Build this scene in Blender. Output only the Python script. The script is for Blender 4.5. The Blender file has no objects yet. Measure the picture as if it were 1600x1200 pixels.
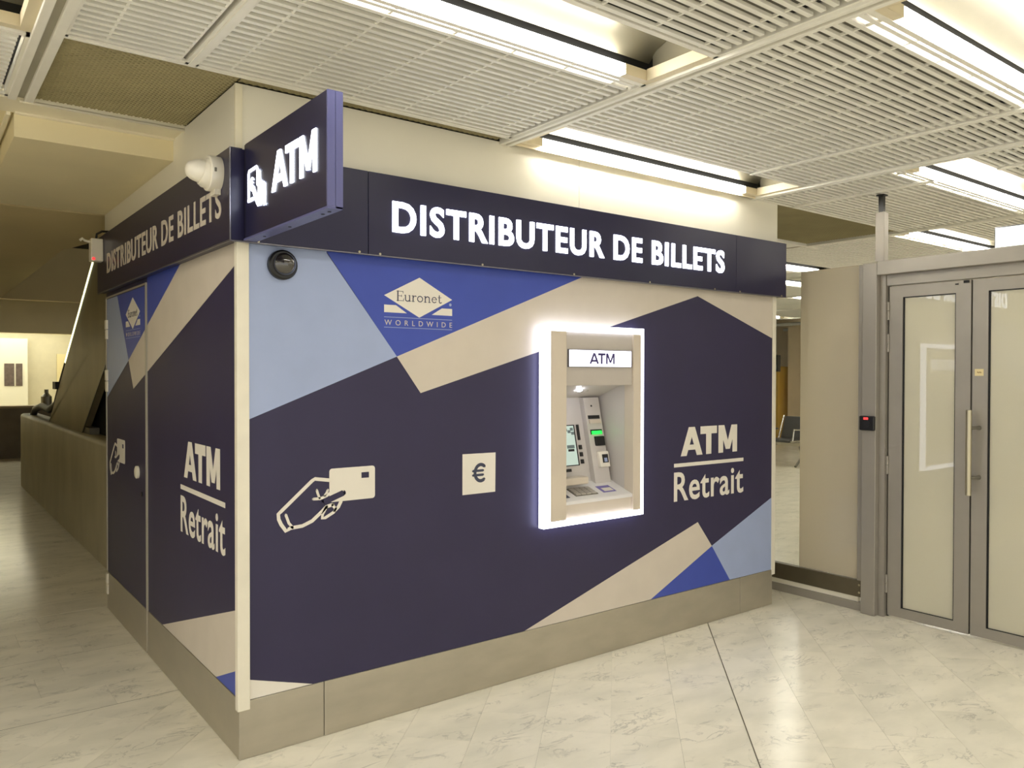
import bpy, bmesh, math, random
from mathutils import Matrix, Vector

# ------------------------------------------------------------------ camera, world, exposure
scene = bpy.context.scene
C = scene.collection
cam_data = bpy.data.cameras.new('camera')
cam = bpy.data.objects.new('camera', cam_data)
C.objects.link(cam)
scene.camera = cam
YAW, PITCH, ROLL = 0.653650571, -0.0123962133, 0.00170340319
CAM = Vector((-1.05782, -3.16815, 1.55))
fw = Vector((math.sin(YAW) * math.cos(PITCH), math.cos(YAW) * math.cos(PITCH), math.sin(PITCH)))
rt = Vector((math.cos(YAW), -math.sin(YAW), 0))
up = rt.cross(fw)
r2 = math.cos(ROLL) * rt + math.sin(ROLL) * up
u2 = -math.sin(ROLL) * rt + math.cos(ROLL) * up
cam.matrix_world = Matrix(((r2.x, u2.x, -fw.x, CAM.x), (r2.y, u2.y, -fw.y, CAM.y), (r2.z, u2.z, -fw.z, CAM.z), (0, 0, 0, 1)))
cam_data.sensor_width = 36
cam_data.lens = 1238.18 / 1600 * 36
cam_data.clip_start = 0.05
cam_data.clip_end = 200

world = bpy.data.worlds.new('world')
scene.world = world
world.use_nodes = True
world.node_tree.nodes['Background'].inputs[0].default_value = (1.0, 0.965, 0.88, 1)
world.node_tree.nodes['Background'].inputs[1].default_value = 0.95

vs = scene.view_settings
vs.view_transform = 'Standard'
vs.look = 'None'
vs.gamma = 1
vs.use_curve_mapping = False
vs.exposure = 0.55
LAMP = 26.0          # strength of the fluorescent diffusers

# ------------------------------------------------------------------ materials
def lin(r, g, b):
    f = lambda c: (c / 255 / 12.92) if c / 255 <= 0.04045 else ((c / 255 + 0.055) / 1.055) ** 2.4
    return (f(r), f(g), f(b), 1)

MATS = {}
def mat(name, rgb, rough=0.5, metal=0.0, spec=0.5, var=0.0, vscale=6.0, bump=0.0, stretch=(1, 1, 1), coat=0.0, rvar=0.0):
    m = bpy.data.materials.new(name)
    m.use_nodes = True
    nt = m.node_tree
    b = nt.nodes['Principled BSDF']
    col = lin(*rgb)
    b.inputs['Base Color'].default_value = col
    b.inputs['Roughness'].default_value = rough
    b.inputs['Metallic'].default_value = metal
    b.inputs['Specular IOR Level'].default_value = spec
    b.inputs['Coat Weight'].default_value = coat
    b.inputs['Coat Roughness'].default_value = 0.03
    tc = nt.nodes.new('ShaderNodeNewGeometry')
    mp = nt.nodes.new('ShaderNodeMapping')
    mp.inputs['Scale'].default_value = stretch
    nt.links.new(tc.outputs['Position'], mp.inputs['Vector'])
    n = nt.nodes.new('ShaderNodeTexNoise')
    n.inputs['Scale'].default_value = vscale
    n.inputs['Detail'].default_value = 5
    nt.links.new(mp.outputs['Vector'], n.inputs['Vector'])
    if var > 0:
        mr = nt.nodes.new('ShaderNodeMapRange')
        mr.inputs['From Min'].default_value = 0.3
        mr.inputs['From Max'].default_value = 0.7
        mr.inputs['To Min'].default_value = 1 - var
        mr.inputs['To Max'].default_value = 1 + var
        nt.links.new(n.outputs['Fac'], mr.inputs['Value'])
        mx = nt.nodes.new('ShaderNodeVectorMath')
        mx.operation = 'SCALE'
        mx.inputs[0].default_value = col[:3]
        nt.links.new(mr.outputs['Result'], mx.inputs['Scale'])
        nt.links.new(mx.outputs['Vector'], b.inputs['Base Color'])
    if rvar > 0:
        mr2 = nt.nodes.new('ShaderNodeMapRange')
        mr2.inputs['To Min'].default_value = max(0.02, rough - rvar)
        mr2.inputs['To Max'].default_value = rough + rvar
        nt.links.new(n.outputs['Fac'], mr2.inputs['Value'])
        nt.links.new(mr2.outputs['Result'], b.inputs['Roughness'])
    if bump > 0:
        bp = nt.nodes.new('ShaderNodeBump')
        bp.inputs['Strength'].default_value = bump
        bp.inputs['Distance'].default_value = 0.002
        nt.links.new(n.outputs['Fac'], bp.inputs['Height'])
        nt.links.new(bp.outputs['Normal'], b.inputs['Normal'])
    MATS[name] = m
    return m

def emit(name, rgb, strength):
    m = bpy.data.materials.new(name)
    m.use_nodes = True
    b = m.node_tree.nodes['Principled BSDF']
    b.inputs['Base Color'].default_value = lin(*rgb)
    b.inputs['Emission Color'].default_value = lin(*rgb)
    b.inputs['Emission Strength'].default_value = strength
    MATS[name] = m
    return m

def marble(name, rgb=(250, 244, 226)):
    m = bpy.data.materials.new(name)
    m.use_nodes = True
    nt = m.node_tree
    N, L = nt.nodes, nt.links
    b = N['Principled BSDF']
    geo = N.new('ShaderNodeNewGeometry')
    oi = N.new('ShaderNodeObjectInfo')
    cr = N.new('ShaderNodeVectorMath'); cr.operation = 'SCALE'
    cr.inputs[0].default_value = (37.0, 23.0, 11.0)
    L.new(oi.outputs['Random'], cr.inputs['Scale'])
    ad = N.new('ShaderNodeVectorMath'); ad.operation = 'ADD'
    L.new(geo.outputs['Position'], ad.inputs[0]); L.new(cr.outputs['Vector'], ad.inputs[1])
    mp = N.new('ShaderNodeMapping')
    mp.inputs['Rotation'].default_value = (0, 0, 0.65)
    mp.inputs['Scale'].default_value = (1.0, 2.0, 1)
    L.new(ad.outputs['Vector'], mp.inputs['Vector'])
    # veins: thin bands where a distorted noise passes its middle
    n1 = N.new('ShaderNodeTexNoise'); n1.inputs['Scale'].default_value = 4.6
    n1.inputs['Detail'].default_value = 7; n1.inputs['Roughness'].default_value = 0.62; n1.inputs['Distortion'].default_value = 1.1
    L.new(mp.outputs['Vector'], n1.inputs['Vector'])
    s = N.new('ShaderNodeMath'); s.operation = 'SUBTRACT'; s.inputs[1].default_value = 0.5
    L.new(n1.outputs['Fac'], s.inputs[0])
    a = N.new('ShaderNodeMath'); a.operation = 'ABSOLUTE'; L.new(s.outputs[0], a.inputs[0])
    vr = N.new('ShaderNodeMapRange'); vr.inputs['From Min'].default_value = 0.0; vr.inputs['From Max'].default_value = 0.03
    vr.inputs['To Min'].default_value = 1.0; vr.inputs['To Max'].default_value = 0.0
    L.new(a.outputs[0], vr.inputs['Value'])
    n2 = N.new('ShaderNodeTexNoise'); n2.inputs['Scale'].default_value = 5.0; n2.inputs['Detail'].default_value = 3
    L.new(mp.outputs['Vector'], n2.inputs['Vector'])
    g = N.new('ShaderNodeMapRange'); g.inputs['From Min'].default_value = 0.47; g.inputs['From Max'].default_value = 0.66
    L.new(n2.outputs['Fac'], g.inputs['Value'])
    mu = N.new('ShaderNodeMath'); mu.operation = 'MULTIPLY'
    L.new(vr.outputs['Result'], mu.inputs[0]); L.new(g.outputs['Result'], mu.inputs[1])
    mu2 = N.new('ShaderNodeMath'); mu2.operation = 'MULTIPLY'; mu2.inputs[1].default_value = 0.4
    L.new(mu.outputs[0], mu2.inputs[0])
    # clouds
    n3 = N.new('ShaderNodeTexNoise'); n3.inputs['Scale'].default_value = 3.2; n3.inputs['Detail'].default_value = 6
    L.new(mp.outputs['Vector'], n3.inputs['Vector'])
    ramp = N.new('ShaderNodeMix'); ramp.data_type = 'RGBA'
    c0 = lin(*rgb); d = lin(rgb[0] - 14, rgb[1] - 13, rgb[2] - 13)
    ramp.inputs[6].default_value = d; ramp.inputs[7].default_value = c0
    cm = N.new('ShaderNodeMapRange'); cm.inputs['From Min'].default_value = 0.35; cm.inputs['From Max'].default_value = 0.6
    L.new(n3.outputs['Fac'], cm.inputs['Value']); L.new(cm.outputs['Result'], ramp.inputs[0])
    rv = N.new('ShaderNodeMapRange'); rv.inputs['To Min'].default_value = 0.98; rv.inputs['To Max'].default_value = 1.02
    L.new(oi.outputs['Random'], rv.inputs['Value'])
    sc = N.new('ShaderNodeVectorMath'); sc.operation = 'SCALE'
    L.new(ramp.outputs[2], sc.inputs[0]); L.new(rv.outputs['Result'], sc.inputs['Scale'])
    mx = N.new('ShaderNodeMix'); mx.data_type = 'RGBA'
    L.new(mu2.outputs[0], mx.inputs[0]); L.new(sc.outputs['Vector'], mx.inputs[6])
    mx.inputs[7].default_value = lin(112, 112, 104)
    L.new(mx.outputs[2], b.inputs['Base Color'])
    b.inputs['Roughness'].default_value = 0.2
    b.inputs['Specular IOR Level'].default_value = 0.5
    MATS[name] = m
    return m

marble('marble')
mat('grout', (214, 210, 194), 0.8, var=0.06)
mat('dark_joint', (98, 90, 70), 0.8)
mat('navy', (52, 48, 78), 0.42, var=0.05, vscale=3, spec=0.35)
mat('navy_gloss', (34, 32, 64), 0.3, var=0.05, vscale=3, spec=0.4)
mat('flag_side', (92, 94, 142), 0.35, spec=0.5, var=0.03)
mat('blue', (66, 84, 176), 0.4, var=0.03, spec=0.35)
mat('light_blue', (164, 178, 214), 0.4, var=0.03, spec=0.35)
mat('beige', (212, 202, 188), 0.45, var=0.03, spec=0.35)
mat('print_white', (236, 230, 218), 0.5, var=0.02)
mat('post_white', (236, 230, 212), 0.4, var=0.04, vscale=9)
mat('upper_white', (236, 231, 214), 0.35, var=0.03, vscale=2)
mat('steel', (182, 175, 158), 0.36, metal=0.6, var=0.07, vscale=5, stretch=(1, 1, 2.5), rvar=0.08)
mat('trim_grey', (186, 180, 164), 0.4, metal=0.3)
mat('dark_trim', (30, 29, 36), 0.4)
mat('lip_steel', (120, 118, 124), 0.3, metal=0.7)
mat('ceiling_white', (238, 235, 224), 0.5, var=0.03, vscale=8)
mat('slat_white', (240, 238, 228), 0.5, var=0.03, vscale=8)
mat('louvre_back', (128, 125, 112), 0.8, var=0.06)
mat('beam_channel', (176, 172, 156), 0.5, metal=0.2, var=0.08)
mat('mesh_metal', (158, 147, 106), 0.5, metal=0.0, var=0.08)
mat('plenum', (44, 40, 32), 0.9, var=0.2)
mat('reflector', (128, 123, 106), 0.36, metal=0.6, var=0.04)
mat('lamp_metal', (228, 216, 186), 0.4, var=0.03)
mat('black', (8, 8, 9), 0.5)
mat('black_plastic', (16, 16, 17), 0.3)
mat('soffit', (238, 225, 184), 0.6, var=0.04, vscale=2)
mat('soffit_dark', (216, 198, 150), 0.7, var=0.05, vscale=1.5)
mat('trim_cream', (238, 230, 204), 0.5, var=0.03)
mat('stone_wall', (196, 188, 158), 0.5, var=0.10, vscale=3, stretch=(1, 1, 0.5))
mat('escalator_panel', (150, 140, 110), 0.45, metal=0.35, var=0.12, vscale=3, stretch=(1, 1, 0.4))
mat('escalator_dark', (20, 18, 15), 0.7, var=0.2)
mat('rubber', (22, 21, 18), 0.5)
mat('counter_dark', (98, 86, 64), 0.6, var=0.1)
mat('counter_top', (150, 132, 98), 0.5)
mat('far_wall', (206, 200, 176), 0.7, var=0.04)
mat('far_panel', (226, 224, 208), 0.6)
mat('far_door', (224, 212, 166), 0.6)
mat('poster_dark', (96, 84, 78), 0.6, var=0.3, vscale=14)
mat('door_grey', (158, 152, 142), 0.4, metal=0.3, var=0.03, vscale=7)
mat('gasket', (14, 14, 14), 0.6)
mat('handle_steel', (186, 178, 152), 0.28, metal=0.9)
mat('rail_dark', (104, 96, 78), 0.4, metal=0.6, var=0.1)
mat('bezel', (214, 202, 186), 0.4, var=0.02)
mat('atm_header', (192, 184, 176), 0.4, var=0.02)
mat('atm_grey', (206, 200, 196), 0.35, var=0.02)
mat('atm_shelf', (232, 230, 230), 0.3, var=0.02)
mat('dark_slot', (24, 23, 26), 0.4)
mat('key_metal', (196, 190, 184), 0.35, metal=0.5)
mat('sticker_violet', (118, 108, 178), 0.4)
mat('sticker_cream', (226, 210, 158), 0.5)
mat('sticker_ink', (140, 112, 60), 0.5)
mat('atm_ink', (58, 48, 110), 0.5)
mat('logo_ink', (58, 62, 84), 0.5)
mat('camera_white', (236, 230, 214), 0.3, var=0.02)
mat('dome_glass', (36, 32, 28), 0.06, spec=0.8, coat=1.0)
mat('seat_black', (40, 38, 36), 0.35)
mat('chrome', (210, 206, 196), 0.2, metal=0.9)
mat('yellow', (206, 160, 30), 0.5)
mat('warm_column', (240, 216, 176), 0.6, var=0.03)
mat('bottle_blue', (92, 112, 122), 0.2)
mat('grey_metal', (120, 116, 104), 0.4, metal=0.5)
mat('screen_icon', (110, 128, 132), 0.4)
emit('lamp_glow', (255, 251, 242), LAMP)
emit('letter_glow', (240, 245, 255), 3.6)
emit('led_white', (232, 236, 255), 2.6)
emit('led_dot', (220, 222, 255), 6.0)
emit('atm_lightbox', (240, 240, 255), 1.15)
emit('screen_glow', (186, 206, 200), 0.3)
emit('green_led', (30, 255, 70), 1.3)
emit('red_led', (255, 60, 60), 1.0)
emit('spot_glow', (236, 240, 255), 45.0)
emit('exit_glow', (244, 255, 244), 1.1)
emit('rail_light', (250, 250, 196), 1.4)
emit('far_lamp', (255, 250, 226), 6.0)

# frosted glass: white film with a glossy face
def frosted(name, rgb):
    m = bpy.data.materials.new(name); m.use_nodes = True
    nt = m.node_tree; N, L = nt.nodes, nt.links
    N.remove(N['Principled BSDF'])
    out = N['Material Output']
    d = N.new('ShaderNodeBsdfDiffuse'); d.inputs[0].default_value = lin(*rgb)
    t = N.new('ShaderNodeBsdfTranslucent'); t.inputs[0].default_value = lin(*rgb)
    m1 = N.new('ShaderNodeMixShader'); m1.inputs[0].default_value = 0.6
    L.new(d.outputs[0], m1.inputs[1]); L.new(t.outputs[0], m1.inputs[2])
    g = N.new('ShaderNodeBsdfGlossy'); g.inputs['Roughness'].default_value = 0.015
    fr = N.new('ShaderNodeFresnel'); fr.inputs[0].default_value = 1.65
    m2 = N.new('ShaderNodeMixShader')
    L.new(fr.outputs[0], m2.inputs[0]); L.new(m1.outputs[0], m2.inputs[1]); L.new(g.outputs[0], m2.inputs[2])
    L.new(m2.outputs[0], out.inputs[0])
    MATS[name] = m
frosted('frosted', (253, 249, 230))
frosted('frosted_film', (248, 238, 216))
def clear_glass(name):
    m = bpy.data.materials.new(name); m.use_nodes = True
    nt = m.node_tree; N, L = nt.nodes, nt.links
    N.remove(N['Principled BSDF'])
    t = N.new('ShaderNodeBsdfTransparent'); t.inputs[0].default_value = (0.96, 0.97, 0.95, 1)
    g = N.new('ShaderNodeBsdfGlossy'); g.inputs['Roughness'].default_value = 0.01
    fr = N.new('ShaderNodeFresnel'); fr.inputs[0].default_value = 1.4
    m2 = N.new('ShaderNodeMixShader')
    L.new(fr.outputs[0], m2.inputs[0]); L.new(t.outputs[0], m2.inputs[1]); L.new(g.outputs[0], m2.inputs[2])
    L.new(m2.outputs[0], N['Material Output'].inputs[0])
    MATS[name] = m
clear_glass('glass')

# ------------------------------------------------------------------ helpers
def link(name, me, m, parent=None, loc=None):
    o = bpy.data.objects.new(name, me)
    C.objects.link(o)
    if m is not None and me is not None and not me.materials:
        me.materials.append(MATS[m])
    if loc is not None:
        o.location = loc
    if parent is not None:
        o.parent = parent
        o.matrix_parent_inverse = Matrix.Translation(-wloc(parent))
    return o

def wloc(o):
    v = Vector(o.location)
    if o.parent:
        v = v + wloc(o.parent) + o.matrix_parent_inverse.translation
    return v

def tag(o, label, cat, group=None):
    o['label'] = label
    o['category'] = cat
    if group:
        o['group'] = group
    return o

def thing(name, label, cat, loc, group=None):
    o = bpy.data.objects.new(name, None)
    o.empty_display_size = 0.1
    C.objects.link(o)
    o.location = loc
    return tag(o, label, cat, group)

def struct(o):
    o['kind'] = 'structure'
    return o

class MB:
    def __init__(s):
        s.v, s.f = [], []
    def add(s, v, f):
        n = len(s.v)
        s.v += [tuple(p) for p in v]
        s.f += [tuple(i + n for i in q) for q in f]
        return s
    def box(s, x0, x1, y0, y1, z0, z1):
        v = [(x0, y0, z0), (x1, y0, z0), (x1, y1, z0), (x0, y1, z0), (x0, y0, z1), (x1, y0, z1), (x1, y1, z1), (x0, y1, z1)]
        return s.add(v, [(3, 2, 1, 0), (4, 5, 6, 7), (0, 1, 5, 4), (1, 2, 6, 5), (2, 3, 7, 6), (3, 0, 4, 7)])
    def prism(s, pts, axis, a0, a1):
        """pts: 2D polygon; axis 0: (y,z) along x, 1: (x,z) along y, 2: (x,y) along z"""
        def p3(p, a):
            return [(a, p[0], p[1]), (p[0], a, p[1]), (p[0], p[1], a)][axis]
        n = len(pts)
        v = [p3(p, a0) for p in pts] + [p3(p, a1) for p in pts]
        f = [tuple(range(n))[::-1], tuple(range(n, 2 * n))] + [(i, (i + 1) % n, n + (i + 1) % n, n + i) for i in range(n)]
        return s.add(v, f)
    def tube(s, pts, r, n=10, caps=True):
        pts = [Vector(p) for p in pts]
        rings = []
        for i, p in enumerate(pts):
            t = (pts[min(i + 1, len(pts) - 1)] - pts[max(i - 1, 0)]).normalized()
            a = t.cross(Vector((0, 0, 1)))
            if a.length < 1e-3:
                a = t.cross(Vector((1, 0, 0)))
            a.normalize(); b = t.cross(a)
            rr = r[i] if isinstance(r, (list, tuple)) else r
            rings.append([p + rr * (math.cos(2 * math.pi * k / n) * a + math.sin(2 * math.pi * k / n) * b) for k in range(n)])
        v = [q for ring in rings for q in ring]
        f = []
        for i in range(len(pts) - 1):
            for k in range(n):
                f.append((i * n + k, i * n + (k + 1) % n, (i + 1) * n + (k + 1) % n, (i + 1) * n + k))
        if caps:
            f.append(tuple(range(n))[::-1]); f.append(tuple((len(pts) - 1) * n + k for k in range(n)))
        return s.add(v, f)
    def mesh(s, name, smooth=False, bevel=0.0, seg=2):
        me = bpy.data.meshes.new(name)
        me.from_pydata(s.v, [], s.f)
        bm = bmesh.new(); bm.from_mesh(me)
        bmesh.ops.recalc_face_normals(bm, faces=bm.faces)
        if bevel > 0:
            ed = [e for e in bm.edges if len(e.link_faces) == 2 and e.calc_face_angle(0) > 0.6]
            bmesh.ops.bevel(bm, geom=ed, offset=bevel, segments=seg, affect='EDGES', profile=0.5)
        bm.to_mesh(me); bm.free()
        if smooth:
            for p in me.polygons:
                p.use_smooth = True
            try:
                me.set_sharp_from_angle(angle=0.7)
            except Exception:
                pass
        me.update()
        return me
    def build(s, name, m, parent=None, smooth=False, bevel=0.0, seg=2):
        return link(name, s.mesh(name, smooth, bevel, seg), m, parent)

def box(name, b, m, parent=None, bevel=0.0):
    return MB().box(*b).build(name, m, parent, bevel=bevel)

# mapping of graphics: (u, z) with a small depth d in front of the wall
def front(y=0.0):
    return lambda u, z, d: (u, y - d, z)
def side(k, x=0.0):
    return lambda u, z, d: (x - d, k - u, z)

def decal(name, pts, M, m, parent, d0=0.0002, d1=0.0015):
    n = len(pts)
    v = [M(u, z, d0) for u, z in pts] + [M(u, z, d1) for u, z in pts]
    f = [tuple(range(n)), tuple(range(n, 2 * n))] + [(i, (i + 1) % n, n + (i + 1) % n, n + i) for i in range(n)]
    return MB().add(v, f).build(name, m, parent)

def stroke_mb(mb, pts, w, M, d0, d1):
    """flat ribbon of width w with round ends"""
    P2 = [Vector(p) for p in pts]
    n = len(P2)
    Lf, Rt = [], []
    for i in range(n):
        t = (P2[min(i + 1, n - 1)] - P2[max(i - 1, 0)]).normalized()
        nn = Vector((-t.y, t.x))
        Lf.append(P2[i] + nn * w / 2); Rt.append(P2[i] - nn * w / 2)
    t0 = (P2[0] - P2[1]).normalized(); t1 = (P2[-1] - P2[-2]).normalized()
    def cap(c, t):
        nn = Vector((-t.y, t.x))
        return [c + w / 2 * (math.cos(a) * t - math.sin(a) * nn) for a in (-1.0, -0.5, 0, 0.5, 1.0)]
    c1 = cap(P2[-1], t1)[::-1]
    c0 = cap(P2[0], t0)[::-1]
    # body quads
    v = []
    for i in range(n):
        v += [M(Lf[i].x, Lf[i].y, d1), M(Rt[i].x, Rt[i].y, d1), M(Lf[i].x, Lf[i].y, d0), M(Rt[i].x, Rt[i].y, d0)]
    f = []
    for i in range(n - 1):
        a, b = 4 * i, 4 * (i + 1)
        f += [(a, a + 1, b + 1, b), (a, b, b + 2, a + 2), (a + 1, a + 3, b + 3, b + 1)]
    mb.add(v, f)
    for c, Lp, Rp in ((c1, Lf[-1], Rt[-1]), (c0, Rt[0], Lf[0])):
        ring = [Lp] + c + [Rp]
        mb.add([M(p.x, p.y, d1) for p in ring], [tuple(range(len(ring)))])

def text_mesh(s, offset=0.0, extrude=0.0, spacing=1.0, res=4):
    cu = bpy.data.curves.new('t', 'FONT')
    cu.body = s
    cu.offset = offset
    cu.extrude = extrude
    cu.space_character = spacing
    cu.resolution_u = res
    o = bpy.data.objects.new('t', cu)
    C.objects.link(o)
    dg = bpy.context.evaluated_depsgraph_get()
    dg.update()
    me = bpy.data.meshes.new_from_object(o.evaluated_get(dg))
    bpy.data.objects.remove(o); bpy.data.curves.remove(cu)
    return me

def fit_text(me, u0, u1, z0, z1, M, d0, d1):
    xs = [v.co.x for v in me.vertices]; ys = [v.co.y for v in me.vertices]; zs = [v.co.z for v in me.vertices]
    ax, bx, ay, by = min(xs), max(xs), min(ys), max(ys)
    az, bz = min(zs), max(zs)
    for v in me.vertices:
        u = u0 + (v.co.x - ax) / (bx - ax) * (u1 - u0)
        z = z0 + (v.co.y - ay) / (by - ay) * (z1 - z0)
        k = (v.co.z - az) / (bz - az) if bz > az else 1.0
        v.co = M(u, z, d0 + k * (d1 - d0))
    bm = bmesh.new(); bm.from_mesh(me)
    bmesh.ops.remove_doubles(bm, verts=bm.verts, dist=1e-6)
    bmesh.ops.recalc_face_normals(bm, faces=bm.faces)
    bm.to_mesh(me); bm.free()
    return me

def text(name, s, u0, u1, z0, z1, M, m, parent, offset=0.0, d0=0.0003, d1=0.0016, spacing=1.0):
    me = fit_text(text_mesh(s, offset, 0.02, spacing), u0, u1, z0, z1, M, d0, d1)
    me.name = name
    return link(name, me, m, parent)

def letters(name, s, u0, u1, z0, z1, M, m, parent, offset=0.0, d0=0.0003, d1=0.004, spacing=1.0):
    me = fit_text(text_mesh(s, offset, 0.02, spacing), u0, u1, z0, z1, M, d0, d1)
    bm = bmesh.new(); bm.from_mesh(me)
    seen = set()
    out = []
    for v in bm.verts:
        if v in seen:
            continue
        st, comp = [v], []
        seen.add(v)
        while st:
            a = st.pop(); comp.append(a)
            for e in a.link_edges:
                b = e.other_vert(a)
                if b not in seen:
                    seen.add(b); st.append(b)
        idx = {a: i for i, a in enumerate(comp)}
        fs = {f for a in comp for f in a.link_faces}
        m2 = bpy.data.meshes.new(name)
        m2.from_pydata([a.co[:] for a in comp], [], [[idx[q] for q in f.verts] for f in fs])
        out.append(link(name, m2, m, parent))
    bm.free()
    return out

def disc_pts(cx, cz, r, n=24):
    return [(cx + r * math.cos(2 * math.pi * i / n), cz + r * math.sin(2 * math.pi * i / n)) for i in range(n)]

def round_rect(u0, u1, z0, z1, r, n=4):
    p = []
    for cx, cz, a in ((u1 - r, z1 - r, 0), (u0 + r, z1 - r, 90), (u0 + r, z0 + r, 180), (u1 - r, z0 + r, 270)):
        for i in range(n + 1):
            t = math.radians(a + 90 * i / n)
            p.append((cx + r * math.cos(t), cz + r * math.sin(t)))
    return p

def clip(poly, nx, ny, c):
    """keep nx*x+ny*y <= c"""
    out = []
    for i in range(len(poly)):
        a, b = poly[i], poly[(i + 1) % len(poly)]
        da, db = nx * a[0] + ny * a[1] - c, nx * b[0] + ny * b[1] - c
        if da <= 0:
            out.append(a)
        if da * db < 0:
            t = da / (da - db)
            out.append((a[0] + t * (b[0] - a[0]), a[1] + t * (b[1] - a[1])))
    return out

def area(p):
    return 0.5 * abs(sum(p[i][0] * p[(i + 1) % len(p)][1] - p[(i + 1) % len(p)][0] * p[i][1] for i in range(len(p))))

random.seed(4)
HC = 2.698          # underside of the suspended ceiling

# ------------------------------------------------------------------ floor
floor = struct(box('floor', (-14, 20, -16, 18, -0.2, -0.004), 'grout'))
TX0, TX1, TY0, TY1 = -1.75, 3.925, -2.7, 3.0
def tile(poly, gap=0.0008):
    cx = sum(p[0] for p in poly) / len(poly); cy = sum(p[1] for p in poly) / len(poly)
    mb = MB()
    mb.prism([(p[0] - cx, p[1] - cy) for p in poly], 2, -0.0038, 0.0)
    o = link('tile', mb.mesh('tile'), 'marble', floor, loc=(cx, cy, 0))
    return o
S2 = math.sqrt(2)
PW = 0.4148 / S2
def cut(poly, wide):
    for nx, ny, c in wide:
        poly = clip(poly, nx, ny, c) if len(poly) > 2 else []
    return poly
g = 0.0005
for i in range(-9, 18):
    # strips between x-y = c0 and c1
    c0 = 0.005 + 0.4148 * i; c1 = c0 + 0.4148
    ga = 0.004 if i in (7,) else g
    gb = 0.004 if i in (6,) else g
    off = random.choice((0.0, 0.5, 0.25, 0.75)) * 0.83 + 0.41
    for j in range(-9, 9):
        s0 = off + 0.83 * j; s1 = s0 + 0.83
        q = [((s + c) / 2, (s - c) / 2) for c, s in ((c0 + ga * S2, s0 + g * S2), (c1 - gb * S2, s0 + g * S2), (c1 - gb * S2, s1 - g * S2), (c0 + ga * S2, s1 - g * S2))]
        q = cut(q, [(0, 1, 0.895 - 0.003), (0, -1, -TY0), (1, 0, TX1), (-1, 0, -TX0)])
        if len(q) < 3 or area(q) < 0.0005:
            continue
        # leave out what lies wholly under the kiosk
        if all(p[0] > 0.02 and p[1] > 0.02 and p[0] < 3.56 for p in q):
            continue
        tile(q)
for r in range(7):
    y0 = 0.895 + 0.2917 * r; y1 = y0 + 0.2917
    ga = 0.003 if r % 3 == 0 else g; gb = 0.003 if r % 3 == 2 else g
    off = (-0.275, -0.55, -0.41)[r % 3]
    for j in range(-3, 3):
        x0 = off + 0.586 * j; x1 = x0 + 0.586
        q = cut([(x0 + g, y0 + ga), (x1 - g, y0 + ga), (x1 - g, y1 - gb), (x0 + g, y1 - gb)], [(1, 0, 0.35), (-1, 0, -TX0)])
        if len(q) < 3 or area(q) < 0.0005 or all(p[0] > 0.02 and p[1] < 2.58 for p in q):
            continue
        tile(q)
# polished floor beyond the single tiles (joints too fine to tell apart there)
MB().box(-14, TX0 - 0.002, -16, 18, -0.0038, 0).box(TX0, 20, -16, TY0 - 0.002, -0.0038, 0).box(TX1 + 0.002, 20, TY0, 18, -0.0038, 0) \
    .box(TX0, TX1, 0.895 + 0.2917 * 7 + 0.002, 18, -0.0038, 0).build('floor_slab', 'marble', floor)
MB().prism([(2.91 - 2.7 + 0.0, -2.7), (2.91 - 2.7 + 0.009, -2.7), (2.91 + 0.009, 0.0), (2.91, 0.0)], 2, -0.0039, -0.0006).build('expansion_joint', 'dark_joint', floor)
MB().box(-1.7, 0.0, 0.8925, 0.8975, -0.0039, -0.0008).build('expansion_joint', 'dark_joint', floor)
MB().box(-1.7, 0.0, 1.7675, 1.7725, -0.0039, -0.0008).build('expansion_joint', 'dark_joint', floor)

# ------------------------------------------------------------------ ceiling
ceiling = struct(box('ceiling', (-4.7, 20, -5.0, 18, 3.6, 3.7), 'plenum'))
PITCH_S = 0.0448
RIB = 0.248
def louvre(x0, x1, y0, y1, single=True, back_from=None, back_to=None):
    """panel of slats along x, between y0 < y1"""
    mb = MB()
    e = 0.012
    mb.box(x0, x0 + e, y0, y1, HC, HC + 0.04).box(x1 - e, x1, y0, y1, HC, HC + 0.04)
    mb.box(x0, x1, y0, y0 + 0.022, HC, HC + 0.012).box(x0, x1, y1 - 0.022, y1, HC, HC + 0.012)
    fr = mb.build('louvre_panel', 'ceiling_white', ceiling)
    x = x0 + 0.12
    rb = MB()
    while x < x1 - 0.03:
        rb.box(x, x + 0.009, y0 + 0.01, y1 - 0.01, HC + 0.004, HC + 0.0125)
        x += RIB
    rb.build('cross_ribs', 'slat_white', fr)
    bf = y0 if back_from is None else back_from
    box('backing', (x0, x1 - 0.03, bf, y1, HC + 0.055, HC + 0.06), 'louvre_back', fr)
    if back_from is not None:
        box('added_baffle', (x0, x1 - e, bf - 0.004, bf, HC + 0.0135, HC + 0.06), 'slat_white', fr)  # added riser, stops lamp light leaking in behind the slats
    box('end_gap_shade', (x1 - 0.03, x1 - e, bf, y1, HC + 0.045, HC + 0.05), 'black', fr)  # black plate painted as the shade in the open slat ends
    n = int(round((y1 - y0 - 0.04) / PITCH_S))
    p = (y1 - y0 - 0.04) / n
    if single:
        me = MB().box(x0 + e, x1 - e - 0.018, -0.0095, 0.0095, 0.0, 0.012).mesh('slat')
        for k in range(n):
            o = link('slat', me, 'slat_white', fr, loc=(0, y0 + 0.02 + p * (k + 0.5), HC + 0.001))
    else:
        sb = MB()
        for k in range(n):
            yc = y0 + 0.02 + p * (k + 0.5)
            sb.box(x0 + e, x1 - e - 0.018, yc - 0.0095, yc + 0.0095, HC + 0.001, HC + 0.013)
        o = sb.build('slats', 'slat_white', fr)
        o['kind'] = 'stuff'
    return fr

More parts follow.
